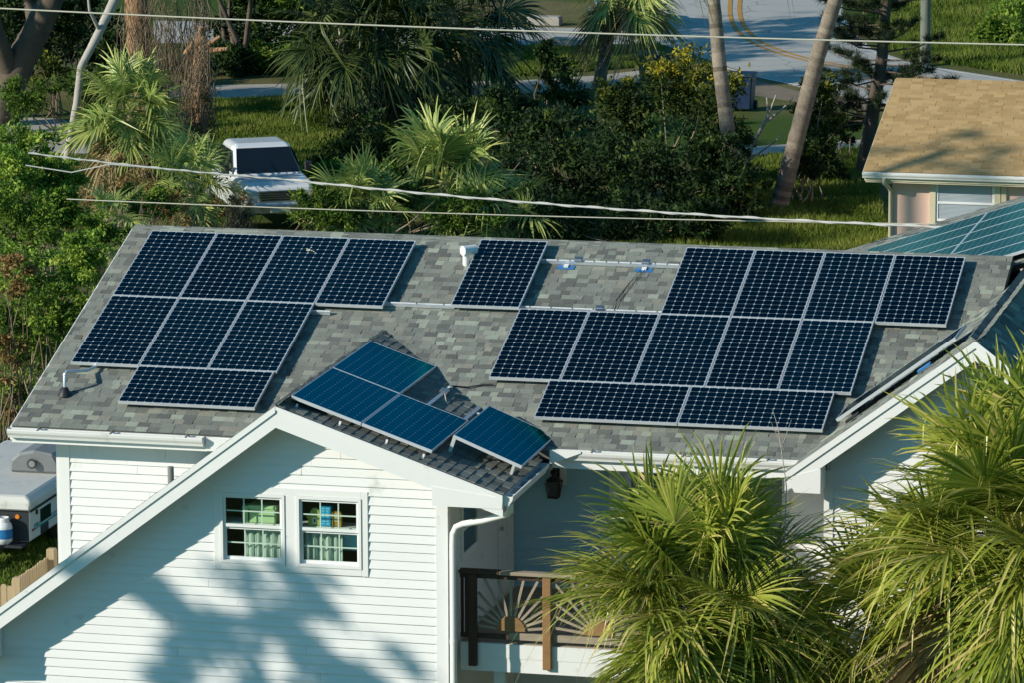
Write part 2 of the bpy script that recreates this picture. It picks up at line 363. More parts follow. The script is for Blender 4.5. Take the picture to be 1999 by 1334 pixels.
GRASSM = tone_mat('grass_blades', [(0, (0.068, 0.111, 0.013)), (.6, (0.149, 0.208, 0.028)), (1, (0.270, 0.273, 0.066))], .7, .1, 10, .2, .3)
tag(grass_patch([(380, 194), (760, 190), (790, 300), (620, 345), (360, 340)], 52000, .14, 1, GRASSM, 'lawn_grass'), 'mown grass of the shaded lawn beyond the pickup', 'grass', kind='stuff')
tag(grass_patch([(1400, 310), (1700, 290), (1740, 500), (1150, 500), (1300, 420)], 36000, .14, 2, GRASSM, 'lawn_grass'), 'green lawn in front of the peach house and leaning palms', 'grass', kind='stuff')
tag(grass_patch([(1640, -60), (2020, -60), (2020, 150), (1800, 118), (1720, 92)], 40000, .22, 3, GRASSM, 'bank_grass'), 'bright grass bank beyond the road bend', 'grass', kind='stuff')
tag(grass_patch([(1030, 92), (1290, 90), (1300, 128), (1000, 150)], 16000, .14, 4, GRASSM, 'verge_grass'), 'grass verge between the street and driveway', 'grass', kind='stuff')
tag(grass_patch([(-40, 850), (110, 850), (130, 1140), (-40, 1200)], 16000, .12, 5, GRASSM, 'yard_grass'), 'grass around the folded camper in the side yard', 'grass', kind='stuff')

# ------------------------------------------------------------------ the white house
TP = math.tan(0.33); CP, SP = math.cos(0.33), math.sin(0.33)
house = empty('house', (5.0, -2.0, 0.0), 'white lap-sided house with grey shingle roofs carrying solar panels', 'house')
RIDGE_Y, RIDGE_Z, EAVE_Y = 0.38, 7.383, -5.42
def main_z(y): return RIDGE_Z-(RIDGE_Y-y)*TP if y < RIDGE_Y else RIDGE_Z-(y-RIDGE_Y)*TP
XL, XR = -0.42, 13.3
def slab(poly, th, name, m, parent):
    n = len(poly); b = B(); top = [np.asarray(q, float) for q in poly]; bot = [q-np.array([0, 0, th]) for q in top]
    b.add(top+bot, [tuple(range(n)), tuple(range(n, 2*n))[::-1]]+[((i+1) % n, i, n+i, n+(i+1) % n) for i in range(n)])
    return b.build(name, m, parent)
roof = slab([(XL, EAVE_Y, main_z(EAVE_Y)), (11.2, EAVE_Y, main_z(EAVE_Y)), (XR, -.9, main_z(-.9)), (XR, RIDGE_Y, RIDGE_Z), (XL, RIDGE_Y, RIDGE_Z)], .12, 'roof', ROOFDECK, house)
tag(roof, 'main front slope of mixed grey-green shingles')
roof_b = slab([(XL, RIDGE_Y, RIDGE_Z), (XR, RIDGE_Y, RIDGE_Z), (XR, 6.2, main_z(6.2)), (XL, 6.2, main_z(6.2))], .12, 'roof', ROOFDECK, house)

TABS = {}
def tab_mesh(material, tone, th, ln):
    key = (material.name, round(tone*11), th)
    if key not in TABS:
        V = [(0, 0, th), (1, 0, th), (1, ln, .001), (0, ln, .001), (0, 0, -.002), (1, 0, -.002)]
        me = bpy.data.meshes.new('shingle'); me.from_pydata(V, [], [(0, 1, 2, 3), (4, 5, 1, 0), (5, 2, 1), (4, 0, 3)]); me.update()
        a = me.attributes.new('tone', 'FLOAT', 'FACE'); a.data.foreach_set('value', [round(tone*11)/11]*4)
        me.materials.append(material); TABS[key] = me
    return TABS[key]
def shingle_field(parent, O, U, S, W, L, expo, wr, keep, material, seed, th=.011, n_ind=300, tone_fn=None, origin_v=0.0):
    """O lower-left corner on the surface, U along the course, S up the slope"""
    r = random.Random(seed); O, U, S = [np.asarray(q, float) for q in (O, U, S)]; N = np.cross(U, S); N /= np.linalg.norm(N)
    tabs = []; k = 0
    while k*expo < L:
        v = k*expo; x = -r.random()*wr[1]; k += 1; hi = r.random() < .5
        while x < W:
            wd = wr[0]+(wr[1]-wr[0])*r.random(); x0, x1 = max(x, 0), min(x+wd, W); x += wd
            if x1-x0 < .02 or not keep((x0+x1)/2, v+expo/2): continue
            tone = tone_fn(r) if tone_fn else r.random(); hi = not hi
            tabs.append((x0, x1, v, min(max(tone, 0), 1), th*(.7+.6*r.random() if hi else .35+.3*r.random())))
    def P(t): return O+U*((t[0]+t[1])/2)+S*t[2]
    tabs.sort(key=lambda t: -(t[1]-t[0])*scale_at(P(t)))
    for t in tabs[:n_ind]:
        ln = expo*1.25; o = link('shingle', tab_mesh(material, t[3], round(t[4], 3), ln), parent)
        base = O+U*t[0]+S*t[2]; X = U*(t[1]-t[0]-.003)
        o.matrix_local = Matrix(((X[0], S[0], N[0], base[0]), (X[1], S[1], N[1], base[1]), (X[2], S[2], N[2], base[2]), (0, 0, 0, 1)))
    rest = tabs[n_ind:]
    if rest:
        V, F3, F4, T = [], [], [], []
        for t in rest:
            b0 = O+U*t[0]+S*t[2]; X = U*(t[1]-t[0]-.003); Y = S*expo*1.25; k = len(V)
            V += [b0+N*t[4], b0+X+N*t[4], b0+X+Y+N*.001, b0+Y+N*.001, b0-N*.002, b0+X-N*.002]
            F4 += [(k, k+1, k+2, k+3), (k+4, k+5, k+1, k)]; F4 += [(k+5, k+2, k+1, k+1), (k+4, k, k+3, k+3)]; T += [t[3]]*4
        b = bpy.data.meshes.new('shingle'); b.from_pydata([tuple(q) for q in V], [], [tuple(dict.fromkeys(f_)) for f_ in F4]); b.update()
        a = b.attributes.new('tone', 'FLOAT', 'FACE'); a.data.foreach_set('value', T); b.materials.append(material)
        tag(link('shingle', b, parent), kind='stuff')
def grey_tone(r):
    q = r.random()
    return .05+.2*r.random() if q < .22 else (.3+.3*r.random() if q < .66 else (.6+.15*r.random() if q < .82 else (.82+.08*r.random() if q < .9 else .94+.06*r.random())))
SLOPE = (RIDGE_Y-EAVE_Y)/CP
shingle_field(roof, (XL, EAVE_Y-.02*CP, main_z(EAVE_Y)+.004), (1, 0, 0), (0, CP, SP), XR-XL, SLOPE, .129, (.09, .22), lambda u, v: u+XL < 11.22+v*.44, SHINGLE, 3, tone_fn=grey_tone)
# ridge caps
b_i = 0
x = XL
while x < 12.9:
    b = B(); z = RIDGE_Z+.016; tn = random.choice([.2, .4, .5, .62, .72, .97])
    b.add([(x, RIDGE_Y-.15, z-.15*TP), (x+.285, RIDGE_Y-.15, z-.15*TP-.008), (x+.285, RIDGE_Y, z+.004), (x, RIDGE_Y, z+.012), (x+.285, RIDGE_Y+.15, z-.15*TP-.008), (x, RIDGE_Y+.15, z-.15*TP),
           (x, RIDGE_Y-.15, z-.15*TP-.02), (x+.285, RIDGE_Y-.15, z-.15*TP-.024)], [(0, 1, 2, 3), (3, 2, 4, 5), (6, 7, 1, 0)])
    me = b.mesh('ridge_cap', SHINGLE); a = me.attributes.new('tone', 'FLOAT', 'FACE'); a.data.foreach_set('value', [tn]*3)
    link('ridge_cap', me, roof); x += .29

# wing roof (steep to the left, shallow to the right)
WX, WZ, WF, WE, WTL = 4.27, 6.37, -7.83, 7.45, .754
def wing_z(x): return WZ-(x-WX)*TP if x > WX else WZ-(WX-x)*WTL
def y_on_main(z): return RIDGE_Y-(RIDGE_Z-z)/TP
WK, WM = .020, .011            # the wing ridge runs very slightly to the right and up
WBY = -2.30
WBX, WBZ = WX+WK*(WBY-WF), WZ+WM*(WBY-WF)
WU = np.array([WK, 1.0, WM]); WU /= np.linalg.norm(WU)
wing = slab([(WX, WF, WZ), (WE, WF, wing_z(WE)), (WE, -5.55, wing_z(WE)+.05), (WBX, WBY+.05, WBZ)], .10, 'roof', ROOFDECK, house)
tag(wing, 'wing slope facing right, half in shade under solar panels')
wing_l = slab([(-.62, WF, wing_z(-.62)), (WX, WF, WZ), (WBX, WBY+.05, WBZ), (3.0, -5.35, wing_z(3.0)), (3.0, -5.0, wing_z(3.0)), (-.62, -5.0, wing_z(-.62))], .10, 'roof', ROOFDECK, house)
SW = (WE-WX)/CP
def keep_wing(u, v):
    xx = WE-v*CP+u*WK; yy = WF+u; return yy < y_on_main(wing_z(WE-v*CP)+u*WM)+.06
shingle_field(wing, (WE+.02, WF+.02, wing_z(WE+.02)+.006), tuple(WU), (-CP, 0, SP), 5.7, SW, .142, (.12, .28), keep_wing, SHINGLE, 5, th=.014, n_ind=240, tone_fn=lambda r: .1+.45*r.random())
cl, sl = math.cos(math.atan(WTL)), math.sin(math.atan(WTL))
shingle_field(wing_l, (-.64, -5.0, wing_z(-.64)+.004), (0, -1, 0), (cl, 0, sl), 2.82, (WX+.62)/cl, .142, (.12, .28), lambda u, v: True, SHINGLE, 6, n_ind=0, tone_fn=grey_tone)
y = WF
while y < WBY-.1:
    b = B(); z = WZ+.016+WM*(y-WF); a_, c_ = .15*WTL, .15*TP; wx_ = WX+WK*(y-WF)
    b.add([(wx_-.15, y, z-a_), (wx_, y, z+.012), (wx_, y+.285, z+.004), (wx_-.15, y+.285, z-a_-.008), (wx_+.15, y, z-c_), (wx_+.15, y+.285, z-c_-.008), (wx_+.15, y, z-c_-.02), (wx_+.15, y+.285, z-c_-.024), (wx_-.15, y, z-a_-.02), (wx_, y, z-.012)],
          [(0, 3, 2, 1), (1, 2, 5, 4), (4, 5, 7, 6), (8, 0, 1, 9)])
    me = b.mesh('ridge_cap', SHINGLE); a = me.attributes.new('tone', 'FLOAT', 'FACE'); a.data.foreach_set('value', [random.choice([.15, .25, .4, .5, .8])]*4)
    link('ridge_cap', me, wing); y += .29

# ---- walls of lapped planks
PLANKS = {}
def lap_wall(parent, x_lo, x_hi, z0, z1, y, holes=(), step=.128, lip=.026, axis='x', m=None):
    """x_lo / x_hi are functions of z; planks face -y (axis x) or +x (axis y, where y is the x of the wall)"""
    z = z0
    while z < z1-.01:
        zt = min(z+step, z1); spans = [((x_lo(z), x_hi(z)), (x_lo(zt), x_hi(zt)))]
        for hx0, hx1, hz0, hz1 in holes:
            if zt > hz0+.02 and z < hz1-.02:
                new = []
                for (a0, a1), (t0, t1) in spans:
                    if a0 < hx0 and a1 > hx1: new += [((a0, hx0), (t0, hx0)), ((hx1, a1), (hx1, t1))]
                    else: new.append(((a0, a1), (t0, t1)))
                spans = new
        cut = []
        for (a0, a1), (t0, t1) in spans:
            if a1-a0 > 2.2 and random.random() < .75:
                xm = a0+(a1-a0)*random.uniform(.25, .75); cut += [((a0, xm-.002), (t0, xm-.002)), ((xm+.002, a1), (xm+.002, t1))] if t0 < xm < t1 else [((a0, a1), (t0, t1))]
            else: cut.append(((a0, a1), (t0, t1)))
        for (a0, a1), (t0, t1) in cut:
            if a1-a0 < .03: continue
            if t1 < t0: t0 = t1 = (t0+t1)/2
            j = random.uniform(-.004, .004)
            if axis == 'x':
                V = [(a0, y-lip+j, z), (a1, y-lip+j, z), (t1, y-.002, zt), (t0, y-.002, zt), (a0, y+.01, z), (a1, y+.01, z), (t1, y+.01, zt), (t0, y+.01, zt)]
            else:
                V = [(y+lip+j, a0, z), (y+lip+j, a1, z), (y+.002, t1, zt), (y+.002, t0, zt), (y-.01, a0, z), (y-.01, a1, z), (y-.01, t1, zt), (y-.01, t0, zt)]
            B().add(V, [(0, 1, 2, 3), (4, 5, 1, 0), (1, 5, 6, 2), (5, 4, 7, 6), (4, 0, 3, 7), (3, 2, 6, 7)]).build('siding_plank', m or SIDING, parent)
        z += step
WALL_Y = -7.34
FB = .30
def wing_lo(z): return max(-.35, WX-(WZ-.12-z)/WTL)
def wing_hi(z): return min(6.50, WX+(WZ-.12-z)/TP)
WIN = (3.30, 5.35, 4.02, 5.02)
wall = slab([(-.35, WALL_Y+.012, 0), (-.35, WALL_Y+.012, 2.7), (-.35, WALL_Y+.03, 2.7), (-.35, WALL_Y+.03, 0)], .0001, 'wall', SIDING, house)
bpy.data.objects.remove(wall)
def wall_with_hole(poly_out, hole, y, th, name):
    (hx0, hx1, hz0, hz1) = hole; b = B()
    x0, x1 = -.35, 6.55
    b.box(x0, hx0, y, y+th, 0, 2.75)
    b.prism([(hx0, y, 0), (hx1, y, 0), (hx1, y, hz0), (hx0, y, hz0)], (0, th, 0))
    b.prism([(x0, y, 2.75), (hx0, y, 2.75), (hx0, y, wing_z(hx0)-.12), (x0, y, 2.76)], (0, th, 0))
    b.prism([(hx0, y, hz1), (hx1, y, hz1), (hx1, y, wing_z(hx1)-.12), (WX, y, WZ-.12), (hx0, y, wing_z(hx0)-.12)], (0, th, 0))
    b.prism([(hx1, y, 0), (x1, y, 0), (x1, y, wing_z(x1)-.12), (hx1, y, wing_z(hx1)-.12)], (0, th, 0))
    return b.build(name, SIDING, house)
wing_wall = wall_with_hole(None, WIN, WALL_Y+.011, .1, 'wall'); tag(wing_wall, 'front gable wall of the wing, dappled with tree shade')
lap_wall(wing_wall, wing_lo, wing_hi, .2, 6.2, WALL_Y, [WIN])
B().box(6.40, 6.57, WALL_Y-.028, WALL_Y+.02, .2, 5.12).build('corner_trim', TRIM, wing_wall)
B().box(6.535, 6.575, WALL_Y+.022, WALL_Y+.15, .2, 5.12).build('corner_trim', TRIM, wing_wall)
# wing fascia boards, returns
def rake(xa, za, xb, zb, h, y0, y1, name, parent, m=TRIM):
    return B().prism([(xa, y0, za), (xb, y0, zb), (xb, y0, zb-h), (xa, y0, za-h)], (0, y1-y0, 0)).build(name, m, parent)
rake(-.64, wing_z(-.64)-.004, WX, WZ-.004, .29, WF-.03, WF-.002, 'fascia', wing_l)
rake(WX, WZ-.004, WE+.02, wing_z(WE+.02)-.004, .29, WF-.03, WF-.002, 'fascia', wing)
rake(-.64, wing_z(-.64)+.008, WX, WZ+.008, .09, WF-.052, WF-.031, 'drip_trim', wing_l)
rake(WX, WZ+.008, WE+.02, wing_z(WE+.02)+.008, .05, WF-.048, WF-.031, 'drip_trim', wing)
B().prism([(6.48, WF-.038, 5.09), (7.46, WF-.038, 5.09), (7.47, WF-.038, 5.24), (6.48, WF-.038, 5.36)], (0, .5, 0)).build('eave_return', TRIM, wing)
B().prism([(.06, WF-.036, 2.50), (.06, WF-.036, 2.95), (-.66, WF-.036, 2.45)], (0, .5, 0)).build('eave_return', TRIM, wing_l)
# soffits under the rakes
B().prism([(-.62, WF, wing_z(-.62)-.125), (WX, WF, WZ-.125), (WX, WF, WZ-.14), (-.62, WF, wing_z(-.62)-.14)], (0, .6, 0)).build('soffit', SOFFIT, wing_l)
B().prism([(WX, WF, WZ-.125), (6.5, WF, wing_z(6.5)-.125), (6.5, WF, wing_z(6.5)-.14), (WX, WF, WZ-.14)], (0, .6, 0)).build('soffit', SOFFIT, wing)
B().box(6.58, 7.44, -7.33, -5.6, 5.10, 5.125).build('soffit', SOFFIT, wing)
B().box(7.40, 7.44, -7.32, -5.7, 5.126, 5.22).build('fascia', TRIM, wing)

# wing side wall facing right (under the deep eave)
side = B().box(6.45, 6.538, -7.22, -3.35, 0, 5.1).build('wall', SIDING, house)
SIDEWIN = (-6.62, -5.62, 4.02, 4.86); DOOR = (-4.42, -3.50, 2.95, 4.98)
lap_wall(side, lambda z: -7.18, lambda z: -3.42, 2.6, 5.1, 6.54, [SIDEWIN, DOOR], axis='y')
# left part of the main front wall
left_wall = B().box(.17, 3.6, -4.985, -4.86, 0, 5.2).build('wall', SIDING, house); tag(left_wall, 'sunlit left end of the front wall below the gutter')
lap_wall(left_wall, lambda z: .29, lambda z: 3.6, .2, 5.16, -5.0)
B().box(.14, .30, -5.03, -4.99, .1, 5.14).build('corner_trim', TRIM, left_wall)
B().box(.10, .169, -5.02, -4.86, .1, 5.14).build('corner_trim', TRIM, left_wall)
end_wall = B().box(.171, .30, -4.855, 5.7, 0, 5.3).build('wall', SIDING, house)
B().prism([(.18, -4.9, 5.3), (.18, 5.66, 5.3), (.18, RIDGE_Y, 7.15)], (.1, 0, 0)).build('gable_panel', SIDING, house)
B().box(.18, 13.2, 5.6, 5.7, 0, 5.3).build('wall', SIDING, house)
# porch recess
porch = B().box(6.5, 11.5, -3.385, -3.28, 0, 5.3).build('wall', SIDING, house); tag(porch, 'blue-grey porch wall in shade under the deep eave')
lap_wall(porch, lambda z: 6.56, lambda z: 7.98, 2.85, 5.2, -3.40, m=SIDING_B)
B().box(7.98, 11.4, -3.43, -3.387, 2.85, 5.2).build('door_surround', TRIM, porch)
B().box(6.58, 11.4, -5.35, -3.44, 5.14, 5.17).build('porch_ceiling', SOFFIT, house)
B().box(8.03, 8.06, -3.47, -3.431, 4.62, 4.78).build('door_bell', BEIGE, porch)
for xa, xb in ((8.25, 8.84), (9.05, 9.75), (9.95, 10.6)):
    d = B().box(xa, xb, -3.46, -3.431, 2.9, 4.86).build('glass_door', TRIM, house)
    b = B(); b.box(xa+.07, xb-.07, -3.466, -3.461, 3.05, 4.70); b.build('pane', DOORGLASS, d)
    b = B(); b.box(xa-.03, xa+.03, -3.48, -3.459, 2.9, 4.9); b.box(xb-.03, xb+.03, -3.48, -3.459, 2.9, 4.9); b.box(xa+.031, xb-.031, -3.48, -3.459, 4.82, 4.9); b.build('frame', TRIM, d)
# eave soffit and fascia of the main roof
B().box(XL, 3.05, -5.41, -4.99, 5.17, 5.19).build('soffit', SOFFIT, roof)
B().box(XL, 3.0, -5.45, -5.423, 5.16, 5.37).build('fascia', TRIM, roof)
B().box(7.6, 11.2, -5.45, -5.423, 5.16, 5.37).build('fascia', TRIM, roof)
rk = B(); rk.prism([(XL-.03, EAVE_Y-.02, main_z(EAVE_Y-.02)-.012), (XL-.03, RIDGE_Y, RIDGE_Z-.012), (XL-.03, RIDGE_Y, RIDGE_Z-.2), (XL-.03, EAVE_Y-.02, main_z(EAVE_Y)-.2)], (.028, 0, 0)); rk.build('rake_board', TRIM, roof)
B().prism([(2.52, -5.47, 5.37), (2.80, -5.47, 5.35), (3.0, -5.47, 5.31), (2.75, -5.47, 5.17), (2.52, -5.47, 5.17)], (0, .03, 0)).build('fascia_return', TRIM, roof)

# gutters: an open K-style trough
def trough(path_a, path_b, out, name, parent, hw=.125, hh=.115, wall_t=.006):
    a, b_ = np.asarray(path_a, float), np.asarray(path_b, float); o = np.asarray(out, float)
    prof = [(0, 0), (.62, 0), (.70, .25), (.92, .55), (1.0, .82), (1.0, 1.0), (.86, 1.0), (.86, .94), (.94, .94), (.94, .82), (.86, .58), (.66, .32), (.58, .05), (.05, .05), (.05, 1.0), (0, 1.0)]
    pa = [a+o*(q*hw)+np.array([0, 0, r*hh]) for q, r in prof]
    g = B(); n = len(pa); d = b_-a
    g.add(pa+[q+d for q in pa], [(i, (i+1) % n, n+(i+1) % n, n+i) for i in range(n)])
    ob = g.build(name, GUTTER, parent)
    for e in (a, b_-d/np.linalg.norm(d)*.004):
        B().prism([e+o*(q*hw)+np.array([0, 0, r*hh]) for q, r in prof[:6]+[prof[-1]]], d/np.linalg.norm(d)*.004).build('end_cap', GUTTER, ob)
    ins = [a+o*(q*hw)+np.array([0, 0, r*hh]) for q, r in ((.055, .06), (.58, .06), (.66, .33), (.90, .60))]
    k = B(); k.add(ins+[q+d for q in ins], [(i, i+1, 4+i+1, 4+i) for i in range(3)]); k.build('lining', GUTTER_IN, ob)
    return ob
gl = trough((XL-.03, -5.455, 5.245), (2.50, -5.455, 5.245), (0, -1, 0), 'gutter', roof, .13, .135)
gr = trough((7.62, -5.455, 5.30), (11.15, -5.455, 5.30), (0, -1, 0), 'gutter', roof, .13, .135)
gw = trough((WE+.0, WF+.02, 5.12), (WE+.0, -5.60, 5.12), (1, 0, 0), 'gutter', wing, .15, .135)
for x_, ob, z_ in ((.02, gl, 5.375), (1.12, gl, 5.375), (2.25, gl, 5.375), (8.2, gr, 5.43), (9.5, gr, 5.43), (10.7, gr, 5.43)):
    B().box(x_-.012, x_+.012, -5.59, -5.44, z_, z_+.012).build('hanger', STEEL, ob); B().bar((x_-.03, -5.5, z_+.01), (x_+.02, -5.54, z_+.05), .012).build('hanger', STEEL, ob)
for k in range(5):
    y_ = -7.6+k*.45; B().box(WE+.01, WE+.148, y_-.015, y_+.015, 5.236, 5.246).build('hanger', GUTTER, gw)
B().prism([(7.60, -5.60, 5.24), (7.60, -5.60, 5.45), (8.05, -5.60, 5.45), (8.05, -5.60, 5.42), (7.7, -5.60, 5.28)], (0, .01, 0)).build('splash_guard', GUTTER, gr)
B().tube([(7.53, -7.70, 5.12), (7.53, -7.68, 5.03), (7.46, -7.62, 4.96), (7.1, -7.50, 4.83), (6.80, -7.42, 4.75), (6.70, -7.40, 4.70), (6.655, -7.40, 4.60), (6.65, -7.40, 4.45), (6.65, -7.40, .2)], .047, 10).build('downspout', GUTTER, house)
B().tube([(6.65, -7.40, 3.05), (6.65, -7.40, 3.10)], .052, 10).build('downspout_band', GUTTER, house)

# windows
def sash_window(parent, x0, x1, z0, z1, y, name='window', cols=3, light=True):
    """double-hung window facing -y; trim is the part itself"""
    t = .04; b = B()
    b.box(x0-t, x0, y-.03, y+.09, z0-t, z1+t); b.box(x1, x1+t, y-.03, y+.09, z0-t, z1+t); b.box(x0, x1, y-.03, y+.09, z1, z1+t); b.box(x0, x1, y-.03, y+.09, z0-t, z0)
    wn = b.build(name, TRIM, parent)
    zm = (z0+z1)/2+.01
    for (a, c, yy) in ((z0, zm, y+.035), (zm, z1, y+.0)):
        s_ = .035; sb = B()
        sb.box(x0+.001, x0+s_, yy, yy+.03, a+.001, c-.001); sb.box(x1-s_, x1-.001, yy, yy+.03, a+.001, c-.001); sb.box(x0+s_, x1-s_, yy, yy+.03, a+.001, a+s_+.01); sb.box(x0+s_, x1-s_, yy, yy+.03, c-s_, c-.001)
        sb.build('sash', TRIM, wn)
        gx0, gx1, gz0, gz1 = x0+s_, x1-s_, a+s_+.01, c-s_
        for k in range(1, cols):
            xx = gx0+(gx1-gx0)*k/cols; B().box(xx-.009, xx+.009, yy+.014, yy+.024, gz0, gz1).build('muntin', TRIM, wn)
        zz = (gz0+gz1)/2
        for k in range(cols):
            B().box(gx0+(gx1-gx0)*k/cols+.0095, gx0+(gx1-gx0)*(k+1)/cols-.0095, yy+.014, yy+.024, zz-.009, zz+.009).build('muntin', TRIM, wn)
            for q in (0, 1):
                xa, xb = gx0+(gx1-gx0)*k/cols, gx0+(gx1-gx0)*(k+1)/cols; za, zb = (gz0, zz) if q == 0 else (zz, gz1)
                B().add([(xa, yy+.010, za), (xb, yy+.010, za), (xb, yy+.010, zb), (xa, yy+.010, zb)], [(0, 1, 2, 3)]).build('pane', GLASS, wn)
    return wn
wa = sash_window(house, 3.345, 4.20, 4.06, 4.98, WALL_Y-.02)
wb = sash_window(house, 4.45, 5.30, 4.06, 4.98, WALL_Y-.02)
tr = B(); y0_, y1_ = WALL_Y-.035, WALL_Y+.012
tr.box(3.21, 3.304, y0_, y1_, 3.92, 5.12); tr.box(5.341, 5.435, y0_, y1_, 3.92, 5.12); tr.box(3.304, 5.341, y0_, y1_, 5.021, 5.12); tr.box(3.304, 5.341, y0_, y1_, 3.92, 4.019); tr.box(4.241, 4.409, y0_, y1_, 4.019, 5.021)
tr.build('window_surround', TRIM, house, bevel=.004)
# the room behind the windows
rm = B(); rx0, rx1, ry0, ry1, rz0, rz1 = 2.9, 5.7, WALL_Y+.13, -5.3, 3.0, 5.1
rm.add([(rx0, ry0, rz0), (rx1, ry0, rz0), (rx1, ry1, rz0), (rx0, ry1, rz0), (rx0, ry0, rz1), (rx1, ry0, rz1), (rx1, ry1, rz1), (rx0, ry1, rz1)], [(0, 1, 2, 3), (7, 6, 5, 4), (2, 6, 7, 3), (3, 7, 4, 0), (1, 5, 6, 2)])
rm.build('room', ROOM, house)
def curtain(x0, x1, z0, z1, y, label):
    vs = []; n = 26
    for i in range(n+1):
        x_ = x0+(x1-x0)*i/n; yy = y+.025*math.sin(i*1.35)+.01*math.sin(i*.6); vs += [(x_, yy, z0), (x_, yy, z1)]
    o = B().add(vs, [(2*i, 2*i+2, 2*i+3, 2*i+1) for i in range(n)], True).build('curtain', CURTAIN); m = o.modifiers.new('cloth', 'SOLIDIFY'); m.thickness = .004
    return tag(o, label, 'curtain')
curtain(3.62, 4.22, 3.7, 4.52, WALL_Y+.14, 'pale green cloth hanging low in the left window of the wing')
curtain(4.42, 5.02, 3.7, 4.52, WALL_Y+.14, 'pale green cloth hanging low in the right window of the wing')
def card(name, poly, y, th, m, label, cat):
    return tag(B().prism([(a, y, c) for a, c in poly], (0, th, 0)).build(name, m, bevel=.006), label, cat)
gb = empty('storage_box', (3.86, WALL_Y+.3, 4.56), 'pale green lidded box on the sill of the left wing window', 'box')
B().box(3.68, 4.06, WALL_Y+.125, WALL_Y+.42, 4.57, 4.76).build('body', GREENBOX, gb, bevel=.01); B().box(3.66, 4.08, WALL_Y+.115, WALL_Y+.44, 4.762, 4.82).build('lid', GREENBOX, gb, bevel=.012); B().box(3.58, 3.66, WALL_Y+.125, WALL_Y+.3, 4.57, 4.80).build('divider', GREENBOX, gb)
sh = empty('window_shelf', (4.3, WALL_Y+.3, 4.53), 'white shelf across both wing windows holding boxes', 'shelf'); B().box(3.1, 5.5, WALL_Y+.113, WALL_Y+.46, 4.53, 4.565).build('board', TRIM, sh); B().box(3.1, 3.14, WALL_Y+.115, WALL_Y+.44, 3.02, 4.529).build('support', TRIM, sh); B().box(5.46, 5.5, WALL_Y+.115, WALL_Y+.44, 3.02, 4.529).build('support', TRIM, sh)
mt = card('mitt_card', [(4.53, 4.57), (4.70, 4.57), (4.71, 4.72), (4.69, 4.79), (4.645, 4.825), (4.59, 4.815), (4.56, 4.77), (4.555, 4.72), (4.515, 4.73), (4.50, 4.69), (4.53, 4.65)], WALL_Y+.125, .05, OLIVE, 'olive mitt-shaped packet standing in the right wing window', 'packet')
B().box(4.595, 4.655, WALL_Y+.121, WALL_Y+.124, 4.60, 4.69).build('print', CREAM, mt); B().box(4.615, 4.635, WALL_Y+.116, WALL_Y+.119, 4.62, 4.665).build('print', BLACKP, mt)
bc = card('blue_carton', [(4.72, 4.57), (4.86, 4.57), (4.86, 4.86), (4.72, 4.86)], WALL_Y+.12, .1, BLUECARD, 'tall bright blue carton standing in the right wing window', 'carton')
for k in range(7):
    for j in range(2):
        w_ = .03+.02*random.random(); B().box(4.735+j*.062, 4.735+j*.062+w_, WALL_Y+.116, WALL_Y+.119, 4.60+k*.036, 4.615+k*.036).build('print', LBLUE, bc)
bn = card('brown_packet', [(4.875, 4.57), (5.01, 4.57), (5.015, 4.76), (4.98, 4.785), (4.90, 4.785), (4.87, 4.76)], WALL_Y+.125, .06, BROWNCARD, 'brown packet with pale print beside the blue carton', 'packet')
for k in range(6): B().box(4.905, 4.98-.02*random.random(), WALL_Y+.121, WALL_Y+.124, 4.65+k*.02, 4.658+k*.02).build('print', CREAM, bn)
tag(B().box(4.95, 5.27, WALL_Y+.3, WALL_Y+.5, 4.2, 4.45).build('storage_bin', LBLUE, bevel=.01), 'pale blue bin low behind the right wing window', 'bin')
# side window and door on the wing wall facing right
sw_ = B(); a0, a1, c0, c1 = SIDEWIN
for q in ((a0, a0+.1, c0, c1), (a1-.1, a1, c0, c1), (a0+.1, a1-.1, c0, c0+.1), (a0+.1, a1-.1, c1-.1, c1)): sw_.box(6.539, 6.585, q[0], q[1], q[2], q[3])
swo = sw_.build('window', TRIM, house); B().box(6.542, 6.560, a0+.1, a1-.1, c0+.1, c1-.1).build('pane', CARGLASS, swo); B().box(6.561, 6.575, a0+.1, a1-.1, (c0+c1)/2-.02, (c0+c1)/2+.02).build('sash', TRIM, swo)
dr = B().box(6.539, 6.575, DOOR[0], DOOR[1], DOOR[2], DOOR[3]).build('door', TRIM, house)
for k in range(2):
    for j in range(3): B().box(6.576, 6.583, DOOR[0]+.12+k*.38, DOOR[0]+.42+k*.38, DOOR[2]+.2+j*.6, DOOR[2]+.65+j*.6).build('panel', TRIM, dr)
B().disc((6.60, DOOR[0]+.09, 3.98), (1, 0, 0), .03, .05).build('handle', STEEL, dr); B().disc((6.595, DOOR[0]+.09, 4.14), (1, 0, 0), .028, .03).build('lock', STEEL, dr)

